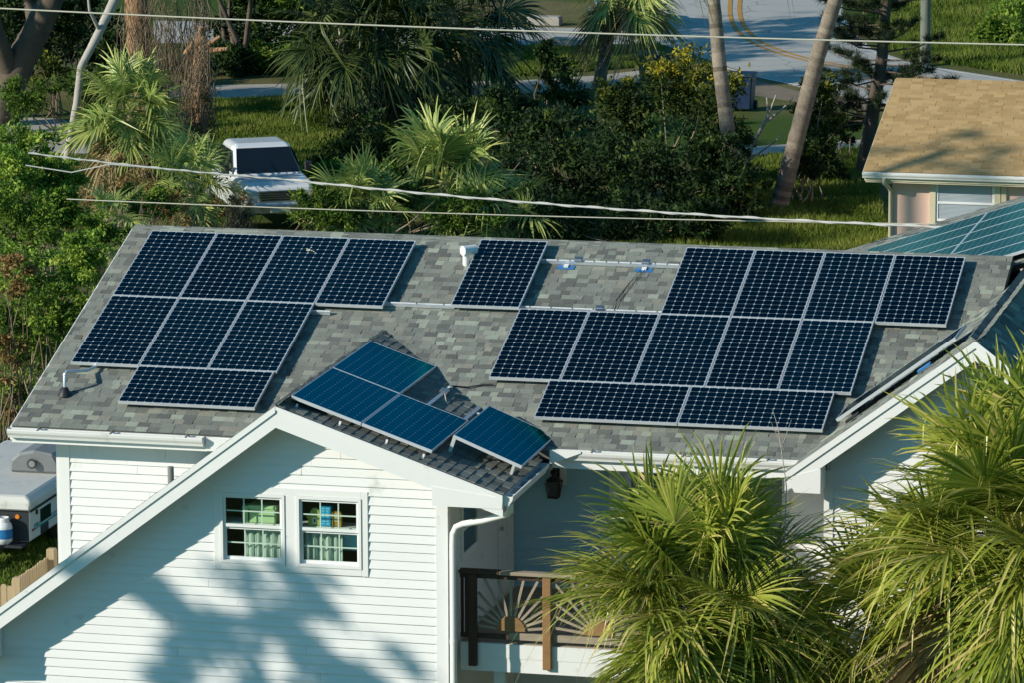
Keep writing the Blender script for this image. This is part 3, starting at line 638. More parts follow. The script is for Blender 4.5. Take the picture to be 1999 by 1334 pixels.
# wall lantern
ln = empty('wall_lantern', (7.20, -3.42, 4.30), 'black four-sided coach lantern on the shaded porch wall', 'lantern')
B().box(7.10, 7.34, -3.435, -3.417, 4.46, 4.78).build('back_plate', TRIM, ln)
LX, LY = 7.20, -3.60
bb = B(); bb.lathe((LX, LY, 0), [(.02, 4.72), (.05, 4.70), (.055, 4.66), (.02, 4.64), (.10, 4.58), (.125, 4.565), (.125, 4.55), (0.0, 4.55)], 8); bb.build('cap', LANTERN, ln)
bb = B(); bb.box(LX-.02, LX+.02, LY, -3.435, 4.66, 4.70); bb.box(LX-.05, LX+.05, -3.455, -3.436, 4.52, 4.74); bb.build('bracket', LANTERN, ln)
cg = B(); T_, Bm = .105, .07
for sx, sy in ((1, 1), (1, -1), (-1, -1), (-1, 1)): cg.bar((LX+sx*T_, LY+sy*T_, 4.55), (LX+sx*Bm, LY+sy*Bm, 4.33), .016)
cg.box(LX-.08, LX+.08, LY-.08, LY+.08, 4.305, 4.33); cg.bar((LX-T_, LY-T_, 4.55), (LX+Bm, LY-Bm, 4.33), .008); cg.bar((LX+T_, LY-T_, 4.55), (LX-Bm, LY-Bm, 4.33), .008); cg.build('cage', LANTERN, ln)
gz = B(); gz.add([(LX-.09, LY-.09, 4.545), (LX+.09, LY-.09, 4.545), (LX+.09, LY+.09, 4.545), (LX-.09, LY+.09, 4.545), (LX-.062, LY-.062, 4.335), (LX+.062, LY-.062, 4.335), (LX+.062, LY+.062, 4.335), (LX-.062, LY+.062, 4.335)],
    [(0, 4, 5, 1), (1, 5, 6, 2), (2, 6, 7, 3), (3, 7, 4, 0)]); gz.build('glass', FROST, ln)

# ---- right gable
RX, RZ, RF, RTN = 13.62, 7.30, -5.85, .752
def rg_z(x): return RZ-abs(x-RX)*RTN
rg_l = slab([(11.02, RF, rg_z(11.02)), (RX, RF, RZ), (RX, .25, RZ), (11.02, -5.3, rg_z(11.02))], .1, 'roof', ROOFDECK, house)
rg_r = slab([(RX, RF, RZ), (17.2, RF, rg_z(17.2)), (17.2, 6.0, rg_z(17.2)), (RX, 6.0, RZ)], .1, 'roof', ROOFDECK, house)
crl, srl = math.cos(math.atan(RTN)), math.sin(math.atan(RTN))
shingle_field(rg_l, (11.0, .25, rg_z(11.0)+.004), (0, -1, 0), (crl, 0, srl), 6.08, (RX-11.0)/crl, .142, (.12, .28), lambda u, v: (.25-u) < -5.3+(v*crl/2.6)*5.55+.1, SHINGLE, 8, n_ind=120, tone_fn=grey_tone)
shingle_field(rg_r, (17.2, RF+.02, rg_z(17.2)+.004), (0, 1, 0), (-crl, 0, srl), 11.8, (17.2-RX)/crl, .142, (.12, .28), lambda u, v: True, SHINGLE, 9, n_ind=60, tone_fn=grey_tone)
rake(11.0, rg_z(11.0)-.004, RX, RZ-.004, .27, RF-.03, RF-.002, 'fascia', rg_l); rake(RX, RZ-.004, 17.2, rg_z(17.2)-.004, .27, RF-.03, RF-.002, 'fascia', rg_r)
rake(11.0, rg_z(11.0)+.008, RX, RZ+.008, .10, RF-.052, RF-.031, 'drip_trim', rg_l); rake(RX, RZ+.008, 17.2, rg_z(17.2)+.008, .10, RF-.052, RF-.031, 'drip_trim', rg_r)
B().prism([(11.02, RF-.036, 5.28), (11.50, RF-.036, 5.42), (11.50, RF-.036, 5.07), (11.14, RF-.036, 5.07)], (0, .42, 0)).build('eave_return', TRIM, rg_l)
RWALL = -5.38
RWIN = (12.44, 13.35, 4.1, 5.08)
b = B(); b.box(11.5, RWIN[0], RWALL+.012, RWALL+.1, 0, 5.4); b.box(RWIN[0], RWIN[1], RWALL+.012, RWALL+.1, 0, RWIN[2]); b.box(RWIN[1], 16.6, RWALL+.012, RWALL+.1, 0, 5.0); b.prism([(11.5, RWALL+.012, 5.4), (RWIN[0], RWALL+.012, 5.4), (RWIN[0], RWALL+.012, RWIN[3]), (RWIN[1], RWALL+.012, RWIN[3]), (RWIN[1], RWALL+.012, 5.0), (16.5, RWALL+.012, 5.0), (RX, RWALL+.012, RZ-.15)], (0, .088, 0))
rwall = b.build('wall', SIDING, house); tag(rwall, 'right gable wall behind the palm crowns')
lap_wall(rwall, lambda z: max(11.56, RX-(RZ-.13-z)/RTN), lambda z: min(16.6, RX+(RZ-.13-z)/RTN), 1.2, 7.1, RWALL, [RWIN])
B().box(11.47, 11.60, RWALL-.03, RWALL+.01, .1, 5.3).build('corner_trim', TRIM, rwall)
sash_window(house, RWIN[0]+.045, RWIN[1]-.045, RWIN[2]+.045, RWIN[3]-.045, RWALL-.02)
tb = B(); q0, q1 = RWALL-.035, RWALL+.012
tb.box(RWIN[0]-.09, RWIN[0], q0, q1, RWIN[2]-.09, RWIN[3]+.09); tb.box(RWIN[1], RWIN[1]+.09, q0, q1, RWIN[2]-.09, RWIN[3]+.09); tb.box(RWIN[0], RWIN[1], q0, q1, RWIN[3], RWIN[3]+.09); tb.box(RWIN[0], RWIN[1], q0, q1, RWIN[2]-.09, RWIN[2]); tb.build('window_surround', TRIM, house)
rm = B(); rx0, rx1, ry0, ry1, rz0, rz1 = 12.1, 13.8, RWALL+.12, -4.2, 3.4, 5.3
rm.add([(rx0, ry0, rz0), (rx1, ry0, rz0), (rx1, ry1, rz0), (rx0, ry1, rz0), (rx0, ry0, rz1), (rx1, ry0, rz1), (rx1, ry1, rz1), (rx0, ry1, rz1)], [(0, 1, 2, 3), (7, 6, 5, 4), (2, 6, 7, 3), (3, 7, 4, 0), (1, 5, 6, 2)])
rm.build('room', ROOM, house)
B().box(11.5, 11.6, RWALL+.11, 5.6, 0, 5.2).build('wall', SIDING, house); B().box(16.5, 16.6, RWALL+.11, 5.9, 0, 5.0).build('wall', SIDING, house)
# back wing whose left slope shows over the ridge
BX0, BC = 12.8, 7.10
def bk_z(x): return BC+(x-BX0)*TP
bk = slab([(8.2, .9, bk_z(8.2)), (16.6, .42, bk_z(16.6)), (16.6, 9.2, bk_z(16.6)), (8.2, 9.2, bk_z(8.2))], .1, 'roof', ROOFDECK, house)
shingle_field(bk, (8.2, 9.2, bk_z(8.2)+.004), (0, -1, 0), (CP, 0, SP), 8.75, 8.4/CP, .142, (.12, .28), lambda u, v: True, SHINGLE, 12, n_ind=80, tone_fn=grey_tone)
B().box(8.6, 16.5, 8.9, 9.0, 0, 5.4).build('wall', SIDING, house); B().box(8.6, 8.7, 5.72, 8.89, 0, 5.4).build('wall', SIDING, house)

# ---- deck
dk = empty('deck', (7.6, -6.0, 0), 'raised timber deck with sunburst railing and white rim board', 'deck')
DY = -6.78
B().box(6.60, 11.4, DY+.005, -3.5, 2.88, 2.93).build('deck_floor', WOOD_G, dk)
B().box(6.60, 11.4, DY-.03, DY, 2.72, 2.92).build('rim_board', TRIM, dk); B().box(6.60, 11.4, DY-.022, DY, 2.52, 2.717).build('rim_board', TRIM, dk)
B().box(7.02, 7.18, DY+.2, DY+.36, 0, 2.87).build('support_post', TRIM, dk); B().box(10.2, 10.36, DY+.2, DY+.36, 0, 2.87).build('support_post', TRIM, dk)
for i, (xp, m_) in enumerate(((6.79, WOOD_D), (7.85, WOOD_B), (9.30, WOOD_B), (10.75, WOOD_B))):
    B().box(xp-.06, xp+.06, DY-.10, DY-.032, 2.60, 3.92).build('post', m_, dk, bevel=.008)
B().box(6.60, 7.18, DY-.12, DY+.02, 3.925, 3.975).build('top_rail', WOOD_D, dk, bevel=.006); B().box(7.185, 11.3, DY-.12, DY+.02, 3.925, 3.975).build('top_rail', WOOD_G, dk, bevel=.006)
B().box(6.60, 11.3, DY-.05, DY-.005, 3.85, 3.92).build('sub_rail', WOOD_D, dk)
B().box(6.60, 7.30, DY-.03, DY-.001, 2.99, 3.06).build('bottom_rail', WOOD_D, dk); B().box(7.305, 11.3, DY-.03, DY-.001, 2.99, 3.09).build('bottom_rail', WOOD_G, dk)
for xx in (6.63, 6.69): B().box(xx-.02, xx+.02, DY-.045, DY-.01, 3.065, 3.845).build('baluster', WOOD_D, dk)
for cx, xa, xb in ((7.33, 6.86, 7.78), (8.58, 7.92, 9.23), (10.03, 9.37, 10.68)):
    arc = [(cx+.215*math.cos(t), DY-.075, 3.12+.215*math.sin(t)) for t in np.linspace(0, math.pi, 15)]
    B().prism(arc[::-1], (0, .05, 0)).build('sun_board', WOOD_B, dk, bevel=.006)
    for k in range(13):
        t = math.pi*(k+.5)/13; dx, dz = math.cos(t), math.sin(t); L_ = 9
        if dz > 1e-3: L_ = min(L_, (3.85-3.12)/dz)
        if dx > 1e-3: L_ = min(L_, (xb-cx)/dx)
        if dx < -1e-3: L_ = min(L_, (xa-cx)/dx)
        B().bar((cx+.18*dx, DY-.035, 3.12+.18*dz), (cx+L_*dx, DY-.035, 3.12+L_*dz), .036, .022, up=(0, 1, 0)).build('spindle', WOOD_G, dk)

# ------------------------------------------------------------------ solar panels
PL, PW, GAP, PT = 2.067, 1.046, .014, .046
def cell_mesh(gap, cut, CELL, name='solar_cell'):
    px_, py_ = (PW-.03)/8, (PL-.03)/16; a, c = px_/2-gap/2, py_/2-gap/2
    V = [(-a+cut, -c), (a-cut, -c), (a, -c+cut), (a, c-cut), (a-cut, c), (-a+cut, c), (-a, c-cut), (-a, -c+cut)]
    me = bpy.data.meshes.new(name); me.from_pydata([(x_, y_, 0) for x_, y_ in V], [], [tuple(range(8))]); me.update(); me.materials.append(CELL); return me
CMS = [cell_mesh(.0036, .0150, c_) for c_ in CELLS]; CM = CMS[0]; CM_W = cell_mesh(.0014, .014, cell_mat('solar_cell_wing', 1.5, .2))
fb = B()
for q in ((0, PW, 0, .013), (0, PW, PL-.013, PL), (0, .013, .013, PL-.013), (PW-.013, PW, .013, PL-.013)): fb.box(q[0], q[1], q[2], q[3], -PT, 0)
FRAME_ME = fb.mesh('frame', ALU)
sb = B(); sb.box(.0131, PW-.0131, .0131, PL-.0131, -.012, -.004); SHEET_ME = sb.mesh('backsheet', BACKSHEET)
_cells_joined = {}
def solar_panel(label, group, O, U, D, cm=CM, cells='single'):
    """O = top-left corner; U short side, D long side, both unit; face normal = U x -D side up"""
    O, U, D = [np.asarray(q, float) for q in (O, U, D)]; N = np.cross(D, U); N = N if N[2] > 0 else -N
    Y = D; X = U
    if np.dot(np.cross(X, Y), N) < 0: O = O+X*PW; X = -X
    root = bpy.data.objects.new('solar_panel', None); COL.objects.link(root); root.empty_display_size = .2
    root.matrix_world = Matrix(((X[0], Y[0], N[0], O[0]), (X[1], Y[1], N[1], O[1]), (X[2], Y[2], N[2], O[2]), (0, 0, 0, 1)))
    tag(root, label, 'solar panel', group)
    link('frame', FRAME_ME, root, True); link('backsheet', SHEET_ME, root, True)
    if cm is CM: cm = random.choice(CMS)
    if cells == 'single':
        for i in range(8):
            for j in range(16):
                c = link('solar_cell', cm, root, True); c.location = (.015+(PW-.03)*(i+.5)/8, .015+(PL-.03)*(j+.5)/16, -.0025)
    else:
        if 'm' not in _cells_joined:
            V, F = [], []
            src = [tuple(v.co) for v in cm.vertices]
            for i in range(8):
                for j in range(16):
                    k = len(V); V += [(x_+.015+(PW-.03)*(i+.5)/8, y_+.015+(PL-.03)*(j+.5)/16, -.0025) for x_, y_, _ in src]; F.append(tuple(range(k, k+8)))
            me = bpy.data.meshes.new('solar_cell'); me.from_pydata(V, [], F); me.update(); me.materials.append(cell_mat('solar_cell_far', 1.3, .6, (.30, .56, .62))); _cells_joined['m'] = me
        tag(link('solar_cell', _cells_joined['m'], root, True), kind='stuff')
    return root
Lp, Wp = PL+GAP, PW+GAP
DN = np.array([0, -CP, -SP]); NM = np.array([0, -SP, CP])
def on_main(u, v): return np.array([u, 0, 7.40])+DN*v
def main_panel(label, off, th, u, v, land=False):
    c, s_ = math.cos(th), math.sin(th); U = np.array([c, 0, 0])+DN*s_; V = DN*c-np.array([s_, 0, 0]); O = on_main(*off)+U*u+V*v
    grp = 'solar panels on the main roof'
    if not land: return solar_panel(label, grp, O, U, V)
    return solar_panel(label, grp, O+V*PW, -V, U)
ORD = ['first', 'second', 'third', 'fourth', 'fifth']
A0 = ((-.01, -.03), .006)
for k in range(4): main_panel(f'{ORD[k]} dark solar panel from the left, top row of the left-hand array', *A0, k*Wp, 0)
for k in range(3): main_panel(f'{ORD[k]} dark solar panel from the left, middle row of the left-hand array', *A0, k*Wp, Lp)
main_panel('dark solar panel laid sideways as the bottom row of the left-hand array', *A0, Wp, 2*Lp, True)
main_panel('lone upright solar panel between the two arrays beside the white vent', (5.21, -.129), -.005, 0, 0)
A2 = ((6.288, 1.966), 0.0)
for k in range(4): main_panel(f'{ORD[k]} dark solar panel from the left, top row of the right-hand array', *A2, (k+2)*Wp, -Lp)
for k in range(5): main_panel(f'{ORD[k]} dark solar panel from the left, middle row of the right-hand array', *A2, k*Wp, 0)
main_panel('left of the two sideways panels in bottom row of the right-hand array', *A2, .903, Lp, True)
main_panel('right of the two sideways panels in bottom row of the right-hand array', *A2, .903+PL+GAP, Lp, True)
# wing panels
WD = np.array([CP, 0, -SP]); WN = np.array([SP, 0, CP]); WO = np.array([4.404, -3.365, 6.468])
def wing_panel(label, s_, t, lift=0, tilt=0):
    O = WO+np.array([0, -1, 0])*s_+WD*t+WN*lift
    ca_, sa_ = math.cos(tilt), math.sin(tilt)
    solar_panel(label, 'solar panels on the wing roof', O, WD*ca_-WN*sa_, np.array([0, -1., 0]), CM_W)
wing_panel('blue solar panel at the back of the wing roof nearest the ridge end', 0, 0)
wing_panel('blue solar panel along the front of the wing roof by the gable peak', Lp, 0)
wing_panel('blue solar panel in front on the wing roof, downslope of the gable-peak one', Lp, Wp)
wing_panel('raised blue solar panel on legs beside the wing gutter', 1.531, 2.224, .160, .055)
# steep slope of the right gable: seen almost edge on
GD = np.array([crl, 0, srl])
for k, nm_ in enumerate(('rising beside the white rake',)):
    O = np.array([11.63, -4.9+k*Wp, rg_z(11.63)])+np.array([-srl, 0, crl])*.15
    solar_panel(f'edge-on solar panel on the steep right gable, {nm_}', 'solar panels on the steep right gable', O, np.array([0, 1., 0]), GD, cells='joined')
# back wing slope
for r_ in range(6):
    for c_ in range(2):
        O = np.array([12.0-PL*CP-.01+c_*(Lp*CP), 7.2-(r_+1)*Wp, 0]); O[2] = bk_z(O[0])+.15
        solar_panel(f'{["lower", "upper"][c_]} panel of the {["farthest", "second farthest", "third farthest", "third nearest", "second nearest", "nearest"][r_]} row beyond the ridge', 'solar panels beyond the ridge', O, np.array([0, 1., 0]), np.array([CP, 0, SP]), cells='joined')

# rails, clamps, flashings on the main roof
def rail(label, u0, u1, v, feet=(), ties=0, boxes=()):
    P0, P1 = on_main(u0, v)-NM*.085, on_main(u1, v)-NM*.085
    r = empty('mounting_rail', (float(P0[0]), float(P0[1]), float(P0[2]-.06)), label, 'rail', 'mounting rails on the main roof')
    B().bar(P0, P1, .045, .055, up=tuple(NM)).build('rail', RAIL, r); B().bar(P0+NM*.031, P1+NM*.031, .012, .006, up=tuple(NM)).build('groove', GUTTER, r)
    for u in feet:
        c = on_main(u, v+.045)-NM*.119; B().obox(c-np.array([.13, 0, 0]), (.26, 0, 0), DN*.12, NM*.004).build('flashing', BLUEP, r)
        B().obox(c-np.array([.035, 0, 0])+NM*.006, (.07, 0, 0), DN*.075, NM*.02).build('foot', TRIM, r)
    for k in range(ties):
        u = u0+(u1-u0)*(k+.6)/ties; c = on_main(u, v)-NM*.05; B().obox(c-DN*.03, (.008, 0, 0), DN*.06, NM*.004).build('cable_tie', BLACKP, r)
    for u in boxes:
        c = on_main(u, v-.02)-NM*.06; B().obox(c-np.array([.06, 0, 0])-DN*.05, (.13, 0, 0), DN*.11, NM*.045).build('junction_clip', STEEL, r, bevel=.012)
rail('short bare rail between the left array and the lone upright panel', 4.0, 5.25, 1.84, ties=3)
rail('upper bare rail with blue flashings right of the lone upright panel', 6.2, 8.45, .34, (6.65, 7.85), 12, (6.82, 7.86))
rail('lower bare rail with one blue flashing above the right-hand array', 6.2, 8.45, 1.80, (7.35,), 7, (7.45,))
rail('rail end showing below the top row of the left-hand array', 3.0, 3.42, 2.18)
rl = empty('roof_cable', tuple(on_main(7.85, .4)), 'two thin black cables drooping between the bare rails', 'cable')
for e in (0, .06): B().tube([on_main(7.83+e, .36)-NM*.10, on_main(7.7+e, .9)-NM*.115, on_main(7.62+e, 1.4)-NM*.112, on_main(7.62+e*.6, 1.78)-NM*.10], .0045, 5).build('cable', BLACKP, rl)
# rails on the wing roof
def on_wing(s_, t, h=0): return WO+np.array([0, -1, 0])*s_+WD*t+WN*h
for t, s0, s1, lab, bx in ((1.45, .55, 2.3, 'rail with a grey clip crossing the shaded gap on the wing roof', .95), (2.02, .65, 2.4, 'rail beside the raised panel on the wing roof', None)):
    r = empty('mounting_rail', tuple(on_wing(s0, t, -.14)), lab, 'rail', 'mounting rails on the wing roof')
    B().bar(on_wing(s0, t, -.07), on_wing(s1, t, -.07), .05, .05, up=tuple(WN)).build('rail', RAIL, r)
    B().obox(on_wing(s0+.05, t-.03, -.135), np.array([0, -.07, 0]), WD*.06, WN*.1).build('end_clamp', TRIM, r)
    if bx: B().obox(on_wing(bx, t-.05, -.04), np.array([0, -.16, 0]), WD*.12, WN*.04).build('junction_clip', STEEL, r)
    else:
        for sf in (1.35,): B().obox(on_wing(sf, t+.03, -.134), np.array([0, -.2, 0]), WD*.16, WN*.004).build('flashing', BLUEP, r); B().obox(on_wing(sf, t+.05, -.13), np.array([0, -.06, 0]), WD*.06, WN*.09).build('foot', TRIM, r)
for i, (t, lab) in enumerate(((.10, 'blue flashing foot under the wing panel by the gable peak'), (.75, 'white foot under the middle of the front wing panels'), (1.45, 'white foot under the seam of the front wing panels'), (2.0, 'white foot under the lower corner of the front wing panels'))):
    r = empty('mounting_bracket', tuple(on_wing(2*Lp+.05, t, -.14)), lab, 'bracket', 'panel feet along the wing gable edge')
    B().obox(on_wing(2*Lp+.02, t, -.135), np.array([0, -.10, 0]), WD*.05, WN*.015).build('base', STEEL, r); B().obox(on_wing(2*Lp+.03, t+.01, -.119), np.array([0, -.02, 0]), WD*.03, WN*.045).build('upright', TRIM, r)
    if i == 0: B().obox(on_wing(2*Lp+.0, t-.12, -.137), np.array([0, -.16, 0]), WD*.18, WN*.003).build('flashing', BLUEP, r)
r = empty('tilt_stand', tuple(on_wing(1.531+PL, 2.22, -.14)), 'upright aluminium legs holding up the raised wing panel', 'bracket')
B().obox(on_wing(1.531+PL-.10, 2.215, -.135), np.array([0, -.05, 0]), WD*.05, WN*.245).build('leg', ALU, r); B().obox(on_wing(1.531+PL-.16, 3.12, -.135), np.array([0, -.04, 0]), WD*.04, WN*.19).build('leg', ALU, r)
B().obox(on_wing(1.531+.2, 2.225, -.135), np.array([0, -.05, 0]), WD*.05, WN*.245).build('leg', ALU, r); B().obox(on_wing(1.531+.2, 3.12, -.135), np.array([0, -.05, 0]), WD*.05, WN*.19).build('leg', ALU, r)
cb = empty('roof_cable', tuple(on_wing(.3, 1.6)), 'loose cable run from the right-hand array down into the wing valley', 'cable')
P_ = [on_main(6.35, 4.08)-NM*.1, on_main(6.2, 4.08)-NM*.11, on_main(6.0, 4.2)-NM*.09, on_main(5.75, 4.15)-NM*.11, on_wing(.6, 1.47, -.05), on_wing(.8, 1.47, -.03)]
B().tube(P_, .011, 6).build('cable', BLACKP, cb); B().tube([on_wing(1.15, 1.5, -.03), on_wing(1.5, 1.65, -.10), on_wing(1.75, 1.9, -.11), on_wing(1.9, 2.0, -.06)], .009, 6).build('cable', CABLE, cb)
# clamps on the right gable rail
r = empty('microinverter', (12.3, -5.1, rg_z(12.3)), 'dark inverter boxes under the edge-on panels of the right gable', 'inverter')
for xx in (11.75, 12.75):
    c = np.array([xx, -5.15, rg_z(xx)]); n_ = np.array([-srl, 0, crl]); B().obox(c+n_*.03, GD*.22, np.array([0, .12, 0]), n_*.04).build('box', BLACKP if xx < 12 else BLUEP, r, bevel=.006)

# conduit with flashing boot, and the white hooded vent
cd = empty('roof_conduit', tuple(on_main(.1, 4.88)-NM*.14), 'bent grey conduit with black boot at the lower left of the roof', 'conduit')
s0 = on_main(.10, 4.88)-NM*.14
B().obox(s0-np.array([.14, 0, 0])-DN*.10, (.28, 0, 0), DN*.2, NM*.012).build('flashing', GREYP, cd)
bt = B(); bt.lathe(s0+NM*.008, [(.11, 0), (.085, .05), (.045, .12), (.03, .13)], 14); bt.build('boot', BLACKP, cd)
B().tube([s0+np.array([0, 0, .1]), s0+np.array([0, 0, .30]), s0+np.array([.02, .03, .36]), on_main(.28, 4.3)-NM*.03, on_main(.36, 4.1)-NM*.06], .024, 8).build('pipe', RAIL, cd)
B().tube([s0+np.array([0, 0, .30]), s0+np.array([.008, .012, .335])], .032, 8).build('elbow', ALU, cd)
vt = empty('roof_vent', tuple(on_main(5.10, .45)-NM*.14), 'white gooseneck vent beside the lone upright panel', 'vent')
vb = on_main(5.10, .47)-NM*.14
B().tube([vb, vb+np.array([0, 0, .22])], .05, 14).build('stack', GUTTER, vt); B().tube([vb+np.array([-.03, -.08, .24]), vb+np.array([.12, .10, .24])], .075, 16).build('hood', GUTTER, vt)
tag(B().tube([(2.22, -6.2, 4.3), (2.22, -6.2, 5.08)], .045, 10).build('vent_pipe', GREYP), 'grey pipe standing before the left wall above the rake', 'pipe')

# ------------------------------------------------------------------ neighbour's house
nb = empty('neighbour_house', (8.0, 45.0, 0), 'peach stucco house with tan shingle roof across the lawn', 'house')
NE_Y, NE_Z, NR_Y, NX0, NX1 = 40.30, 2.50, 45.15, 4.62, 20.0
NT = .325; NCP, NSP = math.cos(math.atan(NT)), math.sin(math.atan(NT)); NR_Z = NE_Z+(NR_Y-NE_Y)*NT
nroof = slab([(NX0, NE_Y, NE_Z), (NX1, NE_Y, NE_Z), (NX1, NR_Y, NR_Z), (NX0, NR_Y, NR_Z)], .1, 'roof', TAN_SHINGLE, nb)
nroof2 = slab([(NX0, NR_Y, NR_Z), (NX1, NR_Y, NR_Z), (NX1, 2*NR_Y-NE_Y, NE_Z), (NX0, 2*NR_Y-NE_Y, NE_Z)], .1, 'roof', TAN_SHINGLE, nb)
shingle_field(nroof, (NX0-.03, NE_Y-.02, NE_Z+.004), (1, 0, 0), (0, NCP, NSP), 4.8, (NR_Y-NE_Y)/NCP, .15, (.22, .34), lambda u, v: True, TAN_SHINGLE, 21, th=.013, n_ind=300)
shingle_field(nroof, (NX0+4.77, NE_Y-.02, NE_Z+.004), (1, 0, 0), (0, NCP, NSP), 10, (NR_Y-NE_Y)/NCP, .15, (.22, .34), lambda u, v: True, TAN_SHINGLE, 22, th=.013, n_ind=0)
B().prism([(NX0-.05, NE_Y-.02, NE_Z-.012), (NX0-.05, NR_Y, NR_Z-.012), (NX0-.05, NR_Y, NR_Z-.16), (NX0-.05, NE_Y-.02, NE_Z-.16)], (.045, 0, 0)).build('rake_board', BEIGE, nroof)
B().box(NX0, 19.5, NE_Y-.03, NE_Y-.002, 2.28, 2.48).build('fascia', BEIGE, nroof)
trough((NX0-.04, NE_Y-.032, 2.36), (18.0, NE_Y-.032, 2.36), (0, -1, 0), 'gutter', nroof, .13, .13)
nwall = B().box(5.22, 19.2, 40.72, 40.9, 0, 2.42).build('wall', STUCCO, nb)
B().box(5.22, 5.4, 40.91, 49.5, 0, 2.42).build('wall', STUCCO, nb); B().prism([(5.3, 40.95, 2.42), (5.3, 49.4, 2.42), (5.3, NR_Y, NR_Z-.14)], (.1, 0, 0)).build('gable_panel', STUCCO, nb)
B().box(NX0+.02, 19.2, NE_Y, 40.715, 2.24, 2.27).build('soffit', BEIGE, nroof)
B().tube([(5.10, 40.2, 2.36), (5.10, 40.22, 2.24), (5.16, 40.5, 2.1), (5.19, 40.66, 1.98), (5.19, 40.66, 0.1)], .05, 8).build('downspout', BEIGE, nb)
nwn = B(); x0, x1, z0, z1 = 6.26, 7.66, 1.30, 2.24
for q in ((x0-.14, x0, z0-.1, z1), (x1, x1+.14, z0-.1, z1)): nwn.box(q[0], q[1], 40.66, 40.718, q[2], q[3])
nwn = nwn.build('window', BEIGE, nb)
b = B(); b.box(x0, x0+.06, 40.69, 40.715, z0, z1); b.box(x1-.06, x1, 40.69, 40.715, z0, z1); b.box(x0+.06, x1-.06, 40.69, 40.715, z0, z0+.06); b.box(x0+.06, x1-.06, 40.69, 40.715, z1-.06, z1); b.box(x0+.06, x1-.06, 40.685, 40.715, 1.72, 1.77); b.build('frame', TRIM, nwn)
B().box(x0-.16, x1+.16, 40.60, 40.718, z0-.18, z0-.10).build('sill', BEIGE, nwn)
for za, zb in ((z0+.06, 1.719), (1.771, z1-.06)): B().add([(x0+.06, 40.703, za), (x1-.06, 40.703, za), (x1-.06, 40.703, zb), (x0+.06, 40.703, zb)], [(0, 1, 2, 3)]).build('pane', CARGLASS if za > 9 else GLASSD, nwn)
k = 0; z = z0+.07
while z < z1-.08:
    B().obox((x0+.08, 40.7065, z), (x1-x0-.16, 0, 0), (0, .006, .0), (0, 0, .021)).build('blind_slat', BLIND, nwn); z += .03
B().box(x1+.16, x1+.28, 40.66, 40.718, z0-.1, z1).build('shutter', BEIGE, nwn)

# ------------------------------------------------------------------ vehicles
def wheel(parent, c, r=.37, wd=.24, name='wheel'):
    t = B(); t.tube([(c[0], c[1]-wd/2, c[2]), (c[0], c[1]-wd/2+.03, c[2]), (c[0], c[1]+wd/2-.03, c[2]), (c[0], c[1]+wd/2, c[2])], [r*.93, r, r, r*.93], 24)
    w_ = t.build(name, TYRE, parent, True); s_ = 1 if c[1] > 0 else -1
    B().tube([(c[0], c[1]+s_*wd*.5, c[2]), (c[0], c[1]+s_*(wd*.5+.012), c[2])], [r*.62, r*.56], 18).build('rim', CHROME, w_, True); return w_
def loft(sections, name, m, parent, smooth=False, bevel=0):
    """sections: list of equal-length rings"""
    b = B(); n = len(sections[0]); V = [q for s_ in sections for q in s_]
    F = [(i*n+k, i*n+(k+1) % n, (i+1)*n+(k+1) % n, (i+1)*n+k) for i in range(len(sections)-1) for k in range(n)]
    F += [tuple(range(n))[::-1], tuple(range((len(sections)-1)*n, len(sections)*n))]
    b.add(V, F, smooth); return b.build(name, m, parent, True, bevel, 3)
tp = G(530, 440); tp = (float(tp[0]), float(tp[1]), 0)
hd = math.atan2(-.84, .47)
tk = empty('pickup_truck', tp, 'white pickup truck parked nose-out behind the scrub palms', 'truck', rotz=hd); tk.scale = (1.0, 1.0, 1.1)
ox = -.95
def ring(x, w_, z0, z1, r=.06): return [(x+ox, -w_, z0), (x+ox, w_, z0), (x+ox, w_*1.0, (z0+z1)/2), (x+ox, w_*.985, z1-r), (x+ox, w_*.985-r, z1), (x+ox, -w_*.985+r, z1), (x+ox, -w_*.985, z1-r), (x+ox, -w_, (z0+z1)/2)]
loft([ring(-3.3, .92, .45, 1.15), ring(-3.2, .95, .45, 1.17), ring(-1.2, .96, .42, 1.18), ring(.6, .96, .42, 1.17), ring(1.55, .95, .45, 1.12), ring(1.8, .90, .48, 1.04), ring(1.88, .84, .50, .98)], 'body', TRUCK, tk, False, .09)
cab = [[(-1.55, 1.16), (-1.35, 1.72), (-.9, 1.80), (-.1, 1.79), (.72, 1.16)]]
def cabring(sy):
    return [(-1.55+ox, sy*.90, 1.15), (-1.38+ox, sy*.76, 1.68), (-1.2+ox, sy*.70, 1.79), (-.2+ox, sy*.70, 1.79), (-.02+ox, sy*.74, 1.74), (.72+ox, sy*.88, 1.15)]
L_, R_ = cabring(1), cabring(-1)
cb_ = B(); n = 6; cb_.add(L_+R_, [(0, 1, 2, 3, 4, 5)[::-1], tuple(range(6, 12))]+[(i, i+1, 7+i, 6+i) for i in range(5)]); cb_.build('cab', TRUCK, tk, True, .11, 4)
def lerp(a, b, t): return tuple(a[i]+(b[i]-a[i])*t for i in range(3))
ws = B(); a, b_, c, d = L_[4], R_[4], R_[5], L_[5]
off_ = np.array([.012, 0, .012]); ws.add([np.array(lerp(lerp(a, b_, u), lerp(d, c, u), v))+off_ for u, v in ((.04, .08), (.96, .08), (.97, .93), (.03, .93))], [(0, 1, 2, 3)]); ws.build('windscreen', CARGLASS, tk, True)
